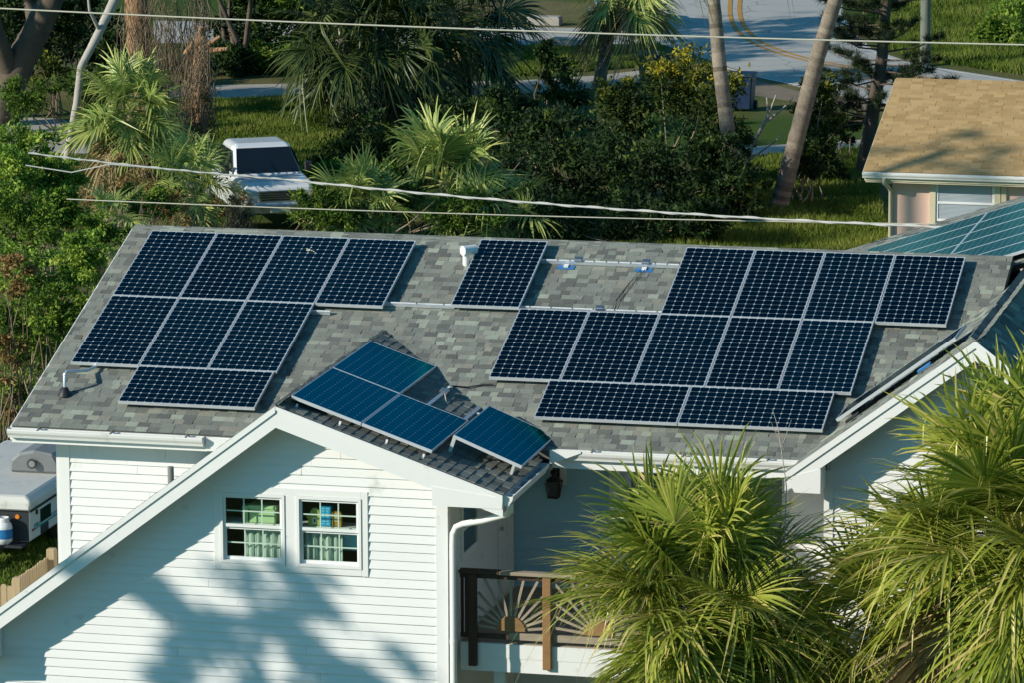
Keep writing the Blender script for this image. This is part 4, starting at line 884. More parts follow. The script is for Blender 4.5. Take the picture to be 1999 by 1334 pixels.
for S, s_ in ((L_, 1), (R_, -1)):
    for xa, xb in ((-1.34, -.80), (-.72, .30)):
        q = [(xa+ox+.02, s_*.905, 1.22), (min(xb+.22, .58)+ox, s_*.905, 1.22), ((xb if xb < 0 else -.08)+ox, s_*.775, 1.66), (xa+ox+.06, s_*.775, 1.66)]
        b = B(); b.add([np.array(v)+np.array([0, s_*.012, 0]) for v in q], [(0, 1, 2, 3) if s_ < 0 else (3, 2, 1, 0)]); b.build('side_window', CARGLASS, tk, True)
    mb = B(); mb.box(.42+ox, .56+ox, min(s_*.98, s_*1.18), max(s_*.98, s_*1.18), 1.18, 1.40); mb.build('mirror', BLACKP, tk, True, .02)
    b = B(); b.box(1.80+ox, 1.895+ox, min(s_*.55, s_*.86), max(s_*.55, s_*.86), .78, .95); b.build('headlight', LAMPG, tk, True, .01)
    b = B(); b.box(1.76+ox, 1.86+ox, min(s_*.865, s_*.925), max(s_*.865, s_*.925), .78, .95); b.build('turn_signal', AMBER, tk, True, .01)
    wheel(tk, (1.05+ox, s_*.84, .37)); wheel(tk, (-2.35+ox, s_*.84, .37))
    b = B(); b.box(-.75+ox, -.735+ox, min(s_*.962, s_*.966), max(s_*.962, s_*.966), .5, 1.14); b.build('door_seam', BLACKP, tk, True); b = B(); b.box(.1+ox, .26+ox, min(s_*.965, s_*.985), max(s_*.965, s_*.985), 1.02, 1.06); b.build('door_handle', BLACKP, tk, True)
b = B(); b.box(1.84+ox, 1.90+ox, -.53, .53, .70, .95); b.build('grille', CHROME, tk, True, .01); b = B()
for k in range(4): b.box(1.895+ox, 1.905+ox, -.50, .50, .725+k*.055, .755+k*.055)
b.build('grille_slots', BLACKP, tk, True); b = B(); b.box(1.82+ox, 2.0+ox, -.93, .93, .42, .64); b.build('bumper', CHROME, tk, True, .03); b = B(); b.box(2.0+ox, 2.008+ox, -.26, .26, .46, .58); b.build('licence_plate', CREAM, tk, True)
b = B(); b.box(-3.28+ox, -1.62+ox, -.80, .80, 1.165, 1.185); b.build('bed_cover', BLACKP, tk, True)
# red car far down the road
cp_ = G(1205, 48); rc = empty('parked_car', (float(cp_[0]), float(cp_[1]), 0), 'dark red car on the road behind the hanging palm fronds', 'car', rotz=math.radians(104))
def cring(x, w_, z0, z1): return [(x, -w_, z0), (x, w_, z0), (x, w_, z1*.75), (x, w_*.9, z1), (x, -w_*.9, z1), (x, -w_, z1*.75)]
loft([cring(-2.1, .78, .35, .85), cring(-1.9, .86, .28, .95), cring(0, .9, .26, .95), cring(1.7, .88, .28, .82), cring(2.1, .76, .35, .7)], 'body', CARRED, rc, False, .05)
loft([cring(-1.6, .70, .93, .97), [(-1.0, -.72, .93), (-1.0, .72, .93), (-1.0, .70, 1.2), (-1.0, .60, 1.40), (-1.0, -.60, 1.40), (-1.0, -.70, 1.2)], [(.2, -.72, .93), (.2, .72, .93), (.2, .70, 1.2), (.2, .60, 1.42), (.2, -.60, 1.42), (.2, -.70, 1.2)], cring(1.0, .70, .9, .94)], 'cabin', CARGLASS, rc, False, .03)
b = B(); b.box(-.95, .15, -.56, .56, 1.405, 1.43); b.build('car_roof', CARRED, rc, True, .01)
for s_ in (1, -1):
    for xx in (-1.3, 1.3): wheel(rc, (xx, s_*.8, .31), .31, .2)
    b = B(); b.box(-2.125, -2.0, min(s_*.5, s_*.8), max(s_*.5, s_*.8), .66, .8); b.build('tail_light', REDL, rc, True); b = B(); b.box(2.0, 2.13, min(s_*.45, s_*.72), max(s_*.45, s_*.72), .55, .66); b.build('headlight', LAMPG, rc, True)

# ------------------------------------------------------------------ folded camper trailer
TX, TY = -4.86, 7.75
tr_ = empty('camper_trailer', (TX-1.0, TY+2.0, 0), 'folded white camper trailer with teal stripes beside the house', 'trailer')
B().box(TX-2.05, TX, TY, TY+4.3, .42, .98).build('body', CAMPER, tr_, bevel=.03)
rf = B(); rf.prism([(TX-2.1, TY-.10, 1.0), (TX-2.1, TY-.10, 1.16), (TX-2.0, TY-.02, 1.26), (TX-.05, TY-.02, 1.26), (TX+.04, TY-.10, 1.16), (TX+.04, TY-.10, 1.0)], (0, 4.45, 0)); rf.build('roof', CAMPER_ROOF, tr_, bevel=.03)
B().box(TX-2.02, TX-.02, TY-.012, TY-.001, .44, .99).build('front_panel', CAMPER_D, tr_)
ac = B(); ac.prism([(TX-1.0, TY+1.75, 1.262), (TX-.95, TY+1.68, 1.5), (TX-.78, TY+1.66, 1.64), (TX-.5, TY+1.65, 1.70), (TX-.12, TY+1.66, 1.64), (TX-.05, TY+1.72, 1.5), (TX-.05, TY+1.75, 1.262)][::-1], (0, .95, .0)); aco = ac.build('air_conditioner', GREYP, tr_, bevel=.05)
B().disc((TX-.52, TY+1.64, 1.46), (0, 1, 0), .09, .012).build('fan_ring', CAMPER_D, aco); B().disc((TX-.52, TY+1.632, 1.46), (0, 1, 0), .06, .012).build('fan_cap', GREYP, aco)
B().box(TX+.001, TX+.012, TY+.55, TY+1.1, .66, .90).build('window', CARGLASS, tr_); B().box(TX+.001, TX+.012, TY+1.9, TY+2.9, .66, .92).build('window', CARGLASS, tr_)
B().box(TX+.001, TX+.014, TY+.55, TY+.95, .45, .60).build('hatch', CAMPER_D, tr_); B().box(TX+.001, TX+.02, TY+.02, TY+4.2, .955, .985).build('drip_rail', CAMPER_D, tr_)
for z_, h_ in ((.60, .03), (.65, .02), (.685, .012)): B().box(TX+.001, TX+.006, TY+.2, TY+4.1, z_, z_+h_).build('stripe', TEAL, tr_)
sw2 = B()
for t0 in np.linspace(0, 5.5, 5): sw2.bar((TX+.009, TY+.30+.10*math.cos(t0), .645+.05*math.sin(t0)), (TX+.009, TY+.30+.10*math.cos(t0+1), .645+.05*math.sin(t0+1)), .018, .004, up=(1, 0, 0))
sw2.build('emblem', TEAL, tr_); B().disc((TX+.01, TY+.12, .62), (1, 0, 0), .025, .02).build('side_light', REDL, tr_); B().disc((TX-.22, TY-.02, .88), (0, 1, 0), .04, .03).build('marker_light', AMBER, tr_)
B().box(TX+.001, TX+.03, TY+.3, TY+.36, .86, .94).build('latch', CAMPER_D, tr_); B().box(TX+.001, TX+.03, TY+1.5, TY+1.56, .86, .94).build('latch', CAMPER_D, tr_)
fd = B(); fd.bar((TX-1.0, TY, .40), (TX-1.0, TY-1.2, .38), .1); fd.bar((TX-.2, TY, .40), (TX-1.0, TY-1.1, .38), .07); fd.bar((TX-1.85, TY, .40), (TX-1.0, TY-1.1, .38), .07); fd.box(TX-1.1, TX-.05, TY-.32, TY-.02, .38, .42); fd.build('tow_frame', CAMPER_D, tr_)
for yy in (TY+2.0, TY+2.75):
    for xx in (TX-.16, TX-1.9):
        B().tube([(xx-.09, yy, .31), (xx-.06, yy, .31), (xx+.06, yy, .31), (xx+.09, yy, .31)], [.28, .31, .31, .28], 20).build('wheel', TYRE, tr_)
tnk = empty('propane_tank', (TX-.42, TY-.19, .42), 'white propane tank with blue sleeve on the camper tongue', 'propane tank')
c = (TX-.42, TY-.19, .42); b = B(); b.lathe(c, [(.10, 0), (.11, .02), (.145, .05), (.155, .10), (.155, .30), (.14, .36), (.09, .40), (.03, .41)], 20); b.build('cylinder', TANKW, tnk)
b = B(); b.lathe(c, [(.158, .11), (.158, .28)], 20); b.build('sleeve', TANKB, tnk); b = B(); b.lathe(c, [(.10, .39), (.10, .46), (.095, .48), (.09, .46), (.09, .39)], 16); b.build('collar', TANKW, tnk); b = B(); b.lathe(c, [(.03, .40), (.03, .45), (0, .45)], 10); b.build('valve', STEEL, tnk)

# ------------------------------------------------------------------ picket fence in the side yard
fn = empty('picket_fence', (-2.3, 1.5, 0), 'weathered wood picket fence beside the left end of the house', 'fence')
def picket(x, y, h, w_=.095, n=0):
    t = .02; b = B(); b.prism([(x-t/2, y-w_/2, 0), (x-t/2, y+w_/2, 0), (x-t/2, y+w_/2, h-.03), (x-t/2, y+w_*.28, h), (x-t/2, y-w_*.28, h), (x-t/2, y-w_/2, h-.03)], (t, 0, 0)); b.build('picket', PICKET, fn)
def picket_x(x, y, h, w_=.095):
    t = .02; b = B(); b.prism([(x-w_/2, y, 0), (x+w_/2, y, 0), (x+w_/2, y, h-.03), (x+w_*.28, y, h), (x-w_*.28, y, h), (x-w_/2, y, h-.03)][::-1], (0, t, 0)); b.build('picket', PICKET, fn)
for k in range(16): picket_x(-2.36-k*.105, -.30, 1.70+random.uniform(-.012, .012))
for k in range(20): picket(-2.42, .02+k*.11, 1.70+random.uniform(-.012, .012))
for x, y, h in ((-2.25, -.24, 1.82), (-2.36, 1.72, 1.83), (-2.22, 2.15, 1.86), (-3.9, -.24, 1.82)): B().box(x-.07, x+.07, y-.07, y+.07, 0, h).build('post', PICKET, fn, bevel=.012)
b = B(); b.box(-4.0, -2.3, -.26, -.22, .4, .48); b.box(-4.0, -2.3, -.26, -.22, 1.35, 1.43); b.box(-2.40, -2.36, -.15, 2.1, .4, .48); b.box(-2.40, -2.36, -.15, 2.1, 1.35, 1.43); b.build('fence_rail', PICKET, fn)

# ------------------------------------------------------------------ street things
for (px, py, w_, lab) in ((1060, 50, 1.15, 'farther low concrete headwall beside the street'), (1097, 93, .85, 'nearer low concrete headwall beside the street')):
    q = G(px, py); b = B(); b.prism([(q[0]-w_/2, q[1], 0), (q[0]+w_/2, q[1], 0), (q[0]+w_/2, q[1], .26), (q[0]+w_/2-.06, q[1], .31), (q[0]-w_/2+.06, q[1], .31), (q[0]-w_/2, q[1], .26)][::-1], (0, .5, 0))
    tag(b.build('culvert_headwall', CONC, bevel=.02), lab, 'headwall', 'culvert headwalls')
def trash_bin(px, py, m, lab, s_=1.0):
    q = G(px, py); t = empty('trash_bin', (float(q[0]), float(q[1]), 0), lab, 'bin', 'wheeled trash bins')
    t.scale = (s_, s_, s_); b = B(); b.add([(-.27, -.30, .06), (.27, -.30, .06), (.27, .28, .06), (-.27, .28, .06), (-.33, -.38, 1.0), (.33, -.38, 1.0), (.33, .36, 1.0), (-.33, .36, 1.0)], [(0, 3, 2, 1), (4, 5, 6, 7), (0, 1, 5, 4), (1, 2, 6, 5), (2, 3, 7, 6), (3, 0, 4, 7)]); b.build('bin_body', m, t, True, .03)
    b = B(); b.prism([(-.36, -.42, 1.0), (-.36, .42, 1.0), (-.36, .36, 1.08), (-.36, -.1, 1.14), (-.36, -.38, 1.06)], (.72, 0, 0)); b.build('bin_lid', m, t, True, .02)
    for s2 in (-1, 1): B().tube([(s2*.26, .36, .13), (s2*.34, .36, .13)], .13, 14).build('wheel', TYRE, t, True)
    B().tube([(-.28, .46, 1.02), (.28, .46, 1.02)], .018, 8).build('handle', m, t, True)
trash_bin(1450, 215, BIN, 'dark blue trash bin between the yellow shrub and leaning palms', 1.05)
trash_bin(1266, 158, BIN_G, 'grey-green trash bin behind the yellow-tipped shrub', .85); trash_bin(1302, 175, BIN, 'navy trash bin just right of the grey-green one', .95)
q = G(1806, 128); up_ = empty('utility_pole', (float(q[0]), float(q[1]), 0), 'grey-green wooden utility pole on the grass bank', 'pole')
B().tube([(q[0], q[1], 0), (q[0]-.02, q[1], 5), (q[0]-.05, q[1], 10)], [.17, .155, .13], 14).build('pole_shaft', POLE, up_); B().bar((q[0]-1.1, q[1], 9.4), (q[0]+1.0, q[1], 9.4), .1, .12).build('crossarm', POLE, up_)
for s_ in (-.9, -.3, .8): B().lathe((q[0]+s_, q[1], 9.46), [(.03, 0), (.05, .05), (.03, .1), (.05, .14), (0, .16)], 8).build('insulator', GREYP, up_)
def cable(name, px, y, r, m, lab, sag=0.0, n=40, twist=0):
    pts = []
    for i in range(n+1):
        t = i/n; seg = t*(len(px)-1); k = min(int(seg), len(px)-2); f_ = seg-k
        a, b_ = Yp(*px[k], y[k]), Yp(*px[k+1], y[k+1]); q = a+(b_-a)*f_; q[2] -= sag*4*f_*(1-f_); pts.append(q)
    b = B(); b.tube(pts, r, 6)
    if twist:
        t2 = [q+np.array([0, r*1.1*math.cos(i*.9*twist), r*1.1*math.sin(i*.9*twist)]) for i, q in enumerate(pts)]; b.tube(t2, r*.75, 5)
    return tag(b.build(name, m), lab, 'cable', 'overhead cables')
cable('overhead_cable', [(-260, 2), (2260, 92)], [20, 20], .018, CABLE_T, 'thin pale cable crossing the whole picture near the top', .12)
cable('overhead_cable', [(55, 298), (560, 350)], [11, 11], .014, CABLE, 'thick twisted cable from the left bushes to the pickup', .03, 60, 1)
cable('overhead_cable', [(560, 350), (1850, 443)], [11, 8], .018, CABLE, 'thick pale service cable passing over the roof ridge', .10, 90, 1)
cable('overhead_cable', [(50, 322), (140, 336), (215, 320), (420, 338)], [11, 11, 11, 11], .012, CABLE, 'drooping pale cable loop over the left bushes', .0, 60)
cable('overhead_cable', [(130, 388), (1840, 437)], [9, 9], .011, CABLE_T, 'thin dark-looking cable just under the thick service cable', .06)

# ------------------------------------------------------------------ plants
def unit(v): return v/(np.linalg.norm(v, axis=-1, keepdims=True)+1e-9)
def leaf_mesh(name, C, size, r, m, tone, aspect=.42, up=.3, out=None):
    n = len(C); d = unit(r.normal(size=(n, 3))+np.array([0, 0, up*.3])); 
    if out is not None: d = unit(d+out*.7)
    nr = unit(r.normal(size=(n, 3))*.8+np.array([-.25, -.35, .75])); s = unit(np.cross(d, nr)); nr = np.cross(s, d)
    L = size*(.6+.8*r.random(n))[:, None]; w_ = L*aspect
    V = np.stack([C, C+d*L*.45+s*w_*.5+nr*L*.06, C+d*L-nr*L*.08, C+d*L*.45-s*w_*.5+nr*L*.06], 1).reshape(-1, 3)
    return np_mesh(name, V, np.arange(4*n).reshape(-1, 4), m, tone)
def clump_points(lobes, per, r, shell=.55, clump=.30, fill=.12):
    """leaf positions in clumps spread over ellipsoid lobes; lobes: centre(3), radii(3)"""
    P, T, O = [], [], []
    for c, rad in lobes:
        c, rad = np.asarray(c, float), np.asarray(rad, float); nc = max(10, int(per/70)); dirs = unit(r.normal(size=(nc, 3))); rr = shell+(1-shell)*r.random(nc)**.6
        inner = r.random(nc) < fill; rr[inner] = r.random(inner.sum())*shell
        wob = 1+.22*np.sin(dirs[:, 0]*5+dirs[:, 2]*4+r.random()*6)+.12*r.normal(size=nc); cc = c+dirs*rad*(rr*wob)[:, None]
        k = max(8, int(per/nc)); cs = clump*(.6+.8*r.random(nc)); ct = np.clip(.45+.22*r.normal(size=nc), 0, 1)
        off_ = r.normal(size=(nc, k, 3))*(cs[:, None]*.5*np.mean(rad))[:, :, None]*np.array([1, 1, .7])
        P.append((cc[:, None, :]+off_).reshape(-1, 3)); T.append(np.clip(ct[:, None]+.16*r.normal(size=(nc, k)), 0, 1).ravel()); O.append(np.repeat(dirs, k, 0))
    return np.concatenate(P), np.concatenate(T), np.concatenate(O)
def px_lobe(px, py, rx, rz, y, ry=None):
    c = Yp(px, py, y); s = scale_at(c); return (c, (rx/s, (ry or rx*.8)/s, rz/s))
def twigs(lobes, base, r, n, rad=.02, m=TWIG):
    V = B(); 
    for i in range(n):
        c, rd = lobes[i % len(lobes)]; t = np.asarray(c)+unit(r.normal(size=3))*np.asarray(rd)*.85; b0 = np.asarray(base)+np.array([r.normal()*.25, r.normal()*.25, 0])
        mid = b0*.5+t*.5+r.normal(size=3)*.18; mid[2] = max(mid[2], .1); V.tube([b0, b0*.7+mid*.3+r.normal(size=3)*.05, mid, t], [rad*1.6, rad*1.3, rad, rad*.4], 5, False)
    me = V.mesh('branch', m); a = me.attributes.new('tone', 'FLOAT', 'FACE'); a.data.foreach_set('value', r.random(len(me.polygons)).astype(np.float32)); return me
def shrub(label, lobes_px, m, per=2200, leaf=.11, seed=0, name='shrub', cat='shrub', group=None, stems=10, tone_shift=0, shell=.55, clump=.3, stem_r=.02, top_yellow=0, base=None, stem_m=TWIG):
    r = np.random.default_rng(seed+100); lobes = [px_lobe(*q) for q in lobes_px]
    bx = np.mean([l[0] for l in lobes], 0); bx[2] = 0
    if base is not None: bx = np.asarray(base, float)
    o = empty(name, bx, label, cat, group); P, T, O = clump_points(lobes, per, r, shell, clump)
    ok = P[:, 2] > .03; P, T, O = P[ok], T[ok], O[ok]
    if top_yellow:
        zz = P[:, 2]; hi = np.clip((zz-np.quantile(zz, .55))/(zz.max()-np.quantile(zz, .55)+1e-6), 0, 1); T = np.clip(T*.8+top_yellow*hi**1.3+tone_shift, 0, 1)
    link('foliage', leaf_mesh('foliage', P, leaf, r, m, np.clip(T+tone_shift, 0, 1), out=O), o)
    if stems: link('branch', twigs(lobes, bx, r, stems, stem_r, stem_m), o)
    return o

# fan-palm fronds
def fan_frond(r, elev, pet, R, n, spread, droop, wd, m, name='frond'):
    d0 = np.array([math.cos(elev), 0, math.sin(elev)]); V, F, T = [], [], []
    sag = pet*.22*math.cos(elev); pts = [d0*pet*s-np.array([0, 0, sag*s*s]) for s in np.linspace(0, 1, 6)]
    def strip(path, half, side, tone):
        k0 = len(V)
        for p_, h_ in zip(path, half): V.extend([p_-side*h_, p_+side*h_])
        for i in range(len(path)-1): F.append((k0+2*i, k0+2*i+1, k0+2*i+3, k0+2*i+2)); T.append(tone)
    side = np.array([0, 1., 0]); strip(pts, [.028, .024, .02, .018, .016, .015], side, .9); strip([q+np.array([0, 0, -.012]) for q in pts], [.004]*6, np.array([0, 0, 1.])*4, .8)
    hub = pts[-1]; d = unit(pts[-1]-pts[-2]); upv = np.cross(d, side); upv = upv if upv[2] > 0 else -upv
    costa = R*.38
    for i in range(n):
        a = (i/(n-1)-.5)*spread+r.normal()*.02; ca, sa = math.cos(a), math.sin(a); u = max(0, ca)
        o = hub+d*costa*u*.8-np.array([0, 0, .10*R*u*u]); dr = d*ca*.92+side*sa+upv*(.10+.16*abs(sa))+np.array([0, 0, -.10*u]); dr = unit(dr)
        L = R*(.70+.22*u)*(1+.10*r.normal()) if abs(a) < 2.2 else R*.55
        dp = droop*(.5+1.0*r.random()); kink = .3+.45*r.random(); dp *= 3.2 if r.random() < .14 else 1.0; sd = unit(np.cross(dr, upv)); tone = float(np.clip(.48+.24*r.normal()+.15*ca, 0, 1)); k0 = len(V)
        ts = (0, .22, .42, .62, .82, 1.0); ww = (.25, .8, 1.0, .8, .5, .06); lat = r.normal()*.05
        for t, w_ in zip(ts, ww):
            g = dp*L*(t**2.0*.35+max(0, t-kink)**1.3*.9); c = o+dr*(L*t*(1-.22*min(1, dp)*t))-np.array([0, 0, g])+sd*lat*L*t*t
            h_ = wd*w_; V.extend([c-sd*h_+upv*h_*.5, c, c+sd*h_+upv*h_*.5])
        for j in range(5):
            k = k0+3*j; F.append((k, k+1, k+4, k+3)); F.append((k+1, k+2, k+5, k+4)); tt = tone+(.22 if j == 4 else 0); T += [min(tt, 1)]*2
    return np_mesh(name, np.array(V), F, m, np.clip(T, 0, 1))
FR = {}
def frond_set(key, m, R, pet, n, wd, droop, seed):
    r = np.random.default_rng(seed); out = []
    for e in (80, 62, 45, 28, 10, -12, -35, -58):
        for k in range(2): out.append((e, fan_frond(r, math.radians(e+r.normal()*4), pet*(.85+.3*r.random()), R*(.9+.2*r.random()), n, math.radians(215+r.random()*40), droop*(.8+.5*r.random()), wd, m)))
    FR[key] = out
def crown(parent, hub, key, count, r, emin=-45, emax=85, scale=1.0, az=None, name='frond', bias=1.0):
    for i in range(count):
        e = emin+(emax-emin)*((i+.5)/count)**bias; c = sorted(FR[key], key=lambda q: abs(q[0]-e)+r.random()*16)[0]
        o = link(name, c[1], parent); o.location = tuple(np.asarray(hub)+np.array([r.normal()*.05, r.normal()*.05, (i/count-.5)*.25*scale])); s = scale*(.85+.3*r.random())
        o.scale = (s, s, s); o.rotation_euler = (r.normal()*.42, r.normal()*.14, az[i] if az is not None else i*2.39996+r.normal()*.25)
def palm_trunk(parent, path, r0, r1, seed, rings=True, boots=0):
    r = np.random.default_rng(seed); P = [np.asarray(q, float) for q in path]; pts = []; n = 64
    for i in range(n+1):
        t = i/n*(len(P)-1); k = min(int(t), len(P)-2); pts.append(P[k]+(P[k+1]-P[k])*(t-k))
    rad = [(r0+(r1-r0)*i/n)*(1+.02*math.sin(i*2.1)+.015*r.normal())*(1.25 if i == 0 else 1) for i in range(n+1)]
    b = B(); b.tube(pts, rad, 14); me = b.mesh('trunk', BARK_P); a = me.attributes.new('tone', 'FLOAT', 'FACE'); a.data.foreach_set('value', np.clip(.5+np.concatenate([np.repeat(.22*r.normal(size=64), 14), [0, 0]])+.06*r.normal(size=len(me.polygons)), 0, 1).astype(np.float32)); return link('trunk', me, parent)
frond_set('front', FROND_F, 1.25, .80, 56, .0205, .30, 1); frond_set('pale', FROND_B, 1.2, .7, 40, .028, .32, 2); frond_set('dark', FROND_D, 1.35, 1.0, 40, .030, .55, 3); frond_set('dead', FROND_X, 1.0, .7, 28, .03, 1.4, 4)
def palm(label, base, hub, key, count, seed, scale=1.0, dead=0, tr=(.17, .14), emin=-45, emax=85, mid=None, name='fan_palm', group=None, bias=1.0):
    r = np.random.default_rng(seed); base, hub = np.asarray(base, float), np.asarray(hub, float)
    o = empty(name, base, label, 'palm', group); path = [base]+([np.asarray(mid, float)] if mid is not None else [])+[hub]
    palm_trunk(o, path, tr[0], tr[1], seed); crown(o, hub, key, count, r, emin, emax, scale, bias=bias)
    if dead: crown(o, hub-np.array([0, 0, .25*scale]), 'dead', dead, r, -70, -40, scale, name='dead_frond')
    return o
# two cabbage palms before the porch
c1 = Yp(1372, 1185, -9.6); palm('large yellow-green fan palm in front of the porch and deck', (c1[0]+.1, c1[1]+.1, 0), c1, 'front', 74, 31, .98, 9, emin=-45, emax=84, bias=.9)
c2 = Yp(1992, 1065, -9.2); palm('tall fan palm at the right edge covering the right gable', (c2[0]+.1, c2[1]+.1, 0), c2, 'front', 84, 33, 1.2, 9, emin=-55, emax=84, bias=.95)
c3 = Yp(1640, 1270, -9.0); palm('low small fan palm between the two large front palms', (c3[0], c3[1], 0), c3, 'front', 20, 35, .85, 3, emin=-25, emax=70)
# palms behind the house
def bg_palm(label, bpx, hpx, key, count, seed, scale=1.0, dead=0, tr=(.2, .16), yb=None, **kw):
    b_ = G(*bpx); h_ = Yp(*hpx, b_[1] if yb is None else yb); palm(label, b_, h_, key, count, seed, scale, dead, tr, **kw)
def at_y(label, hpx, y, key, count, seed, scale=1.0, dead=0, tr=(.15, .13), **kw):
    h_ = Yp(*hpx, y); palm(label, (h_[0]+.1, h_[1]+.2, 0), h_, key, count, seed, scale, dead, tr, **kw)
at_y('pale fan palm against the vine-covered trunk at upper left', (255, 215), 49.0, 'pale', 30, 41, 1.0, 8, emin=-50)
at_y('drooping pale fan palm left of the pickup', (372, 352), 42.5, 'pale', 20, 42, .74, 6, emin=-55)
at_y('fan palm with upright bright fronds behind the middle of the ridge', (868, 355), 45.0, 'pale', 22, 43, 1.12, 2, emin=-15)
at_y('low fan palm right of the bright one behind the ridge', (985, 410), 44.0, 'pale', 11, 44, .85, 0, emin=-20, emax=60)
at_y('fan palm leaning beside the nose of the pickup', (705, 402), 43.0, 'pale', 16, 45, .85, 1, emin=-20)
at_y('small fan palm peeping over the ridge at far left', (215, 425), 30.0, 'pale', 10, 46, .6, 2)
bg_palm('big dark fan palm with pale trunk above the hedge', (915, 195), (880, 20), 'dark', 40, 51, 1.15, 8, emin=-60)
bg_palm('big dark fan palm with hanging skirt left of the pale-trunked one', (805, 235), (745, 60), 'dark', 44, 52, 1.2, 6, emin=-65)
bg_palm('dark fan palm at the rear edge of the woods', (700, 245), (665, 75), 'dark', 30, 53, .95, 4, emin=-65)
bg_palm('fan palm with tan hanging skirt beside the street', (1168, 172), (1225, -30), 'pale', 26, 54, .95, 12, emin=-60, mid=Yp(1188, 70, G(1168, 172)[1]))
ba = G(1440, 412); bb_ = G(1520, 406)
palm('straight slim palm trunk rising behind the yellow-tipped shrub', ba, Yp(1378, -170, ba[1]+1.0), 'dark', 18, 55, .8, 0, (.21, .15), mid=Yp(1405, 130, ba[1]+.5), emin=0)
palm('leaning palm trunk between the shrub and the peach house', bb_, Yp(1690, -190, bb_[1]), 'dark', 18, 56, .8, 0, (.24, .16), mid=Yp(1596, 110, bb_[1]), emin=0)

# hedge and shrubs behind the ridge
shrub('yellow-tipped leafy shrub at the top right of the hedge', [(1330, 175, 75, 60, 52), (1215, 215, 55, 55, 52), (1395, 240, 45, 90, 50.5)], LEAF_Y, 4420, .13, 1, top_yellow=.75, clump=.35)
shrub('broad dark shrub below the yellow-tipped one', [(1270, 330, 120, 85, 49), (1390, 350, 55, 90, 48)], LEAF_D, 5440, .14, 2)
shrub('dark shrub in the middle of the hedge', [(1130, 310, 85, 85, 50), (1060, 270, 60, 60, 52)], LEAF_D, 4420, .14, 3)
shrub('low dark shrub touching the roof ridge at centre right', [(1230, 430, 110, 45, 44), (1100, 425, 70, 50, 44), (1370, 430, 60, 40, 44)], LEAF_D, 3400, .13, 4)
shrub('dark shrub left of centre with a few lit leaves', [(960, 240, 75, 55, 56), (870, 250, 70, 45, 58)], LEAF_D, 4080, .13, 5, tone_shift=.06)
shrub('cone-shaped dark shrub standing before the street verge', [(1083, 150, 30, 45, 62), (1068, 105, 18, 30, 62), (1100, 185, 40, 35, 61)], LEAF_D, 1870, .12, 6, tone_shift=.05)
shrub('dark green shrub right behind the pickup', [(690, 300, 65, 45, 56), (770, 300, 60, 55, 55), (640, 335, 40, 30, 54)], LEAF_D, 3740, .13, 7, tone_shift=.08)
shrub('mixed shrub under the bright fan palm', [(760, 390, 80, 50, 44), (900, 410, 80, 40, 43), (640, 420, 60, 30, 42)], LEAF_M, 3400, .11, 8, tone_shift=-.15)
shrub('sunlit bush at the edge of the pickup bonnet', [(640, 350, 45, 28, 47)], LEAF_M, 2040, .11, 9)
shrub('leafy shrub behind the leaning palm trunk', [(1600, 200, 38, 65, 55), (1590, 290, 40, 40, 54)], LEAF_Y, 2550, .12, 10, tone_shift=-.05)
shrub('low dark bush at the foot of the leaning palm', [(1575, 310, 35, 35, 51)], LEAF_D, 1530, .12, 11)
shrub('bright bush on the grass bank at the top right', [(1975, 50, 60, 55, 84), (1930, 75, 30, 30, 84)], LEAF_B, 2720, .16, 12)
shrub('small reddish-green shrub by the driveway', [(985, 165, 28, 22, 68)], LEAF_D, 850, .11, 13, tone_shift=.1)
shrub('low dark thicket right of the bright fan palm', [(1010, 350, 70, 60, 49), (960, 400, 60, 45, 46)], LEAF_D, 3000, .13, 14)
shrub('low dark thicket left of the bright fan palm', [(790, 345, 60, 45, 51), (860, 300, 60, 45, 53)], LEAF_D, 3000, .13, 15, tone_shift=.05)
shrub('dark undergrowth on the lawn edge before the big palms', [(930, 205, 60, 30, 62), (840, 215, 50, 35, 62), (1010, 215, 40, 30, 61)], LEAF_D, 1800, .13, 16, tone_shift=.05)
shrub('dark undergrowth left of the leaning palm base', [(1440, 380, 45, 60, 47.5), (1420, 300, 40, 50, 50)], LEAF_D, 2400, .13, 17)
shrub('small bush on the lawn before the peach house', [(1640, 250, 30, 35, 57), (1620, 330, 28, 26, 54)], LEAF_D, 1400, .12, 18, tone_shift=.1)
# woods at the back
for k, (lab, lb) in enumerate((('tall dark tree at the back left of the driveway', [(470, 40, 60, 70, 74), (450, 120, 45, 38, 72), (470, -60, 80, 60, 75), (430, -190, 90, 60, 72), (520, -250, 80, 50, 70)]), ('tall dark tree at the back centre of the woods', [(560, 30, 65, 75, 75), (540, 120, 60, 36, 73), (560, -80, 80, 60, 76), (620, -210, 90, 60, 74), (700, -270, 90, 50, 76)]), ('tall dark tree at the back right of the woods', [(640, 50, 50, 80, 76), (620, 125, 45, 32, 74), (640, -70, 70, 60, 77), (800, -200, 90, 60, 80), (960, -240, 80, 50, 82)]))):  # topmost lobes, unseen above the view, are added to cast dapples on the road
    o = shrub(lab, lb, LEAF_M if k == 1 else LEAF_D, 3910, .17, 20+k, 'woodland_tree', 'tree', 'trees beyond the driveway', 6, tone_shift=.02, stem_r=.07, stem_m=BARK)
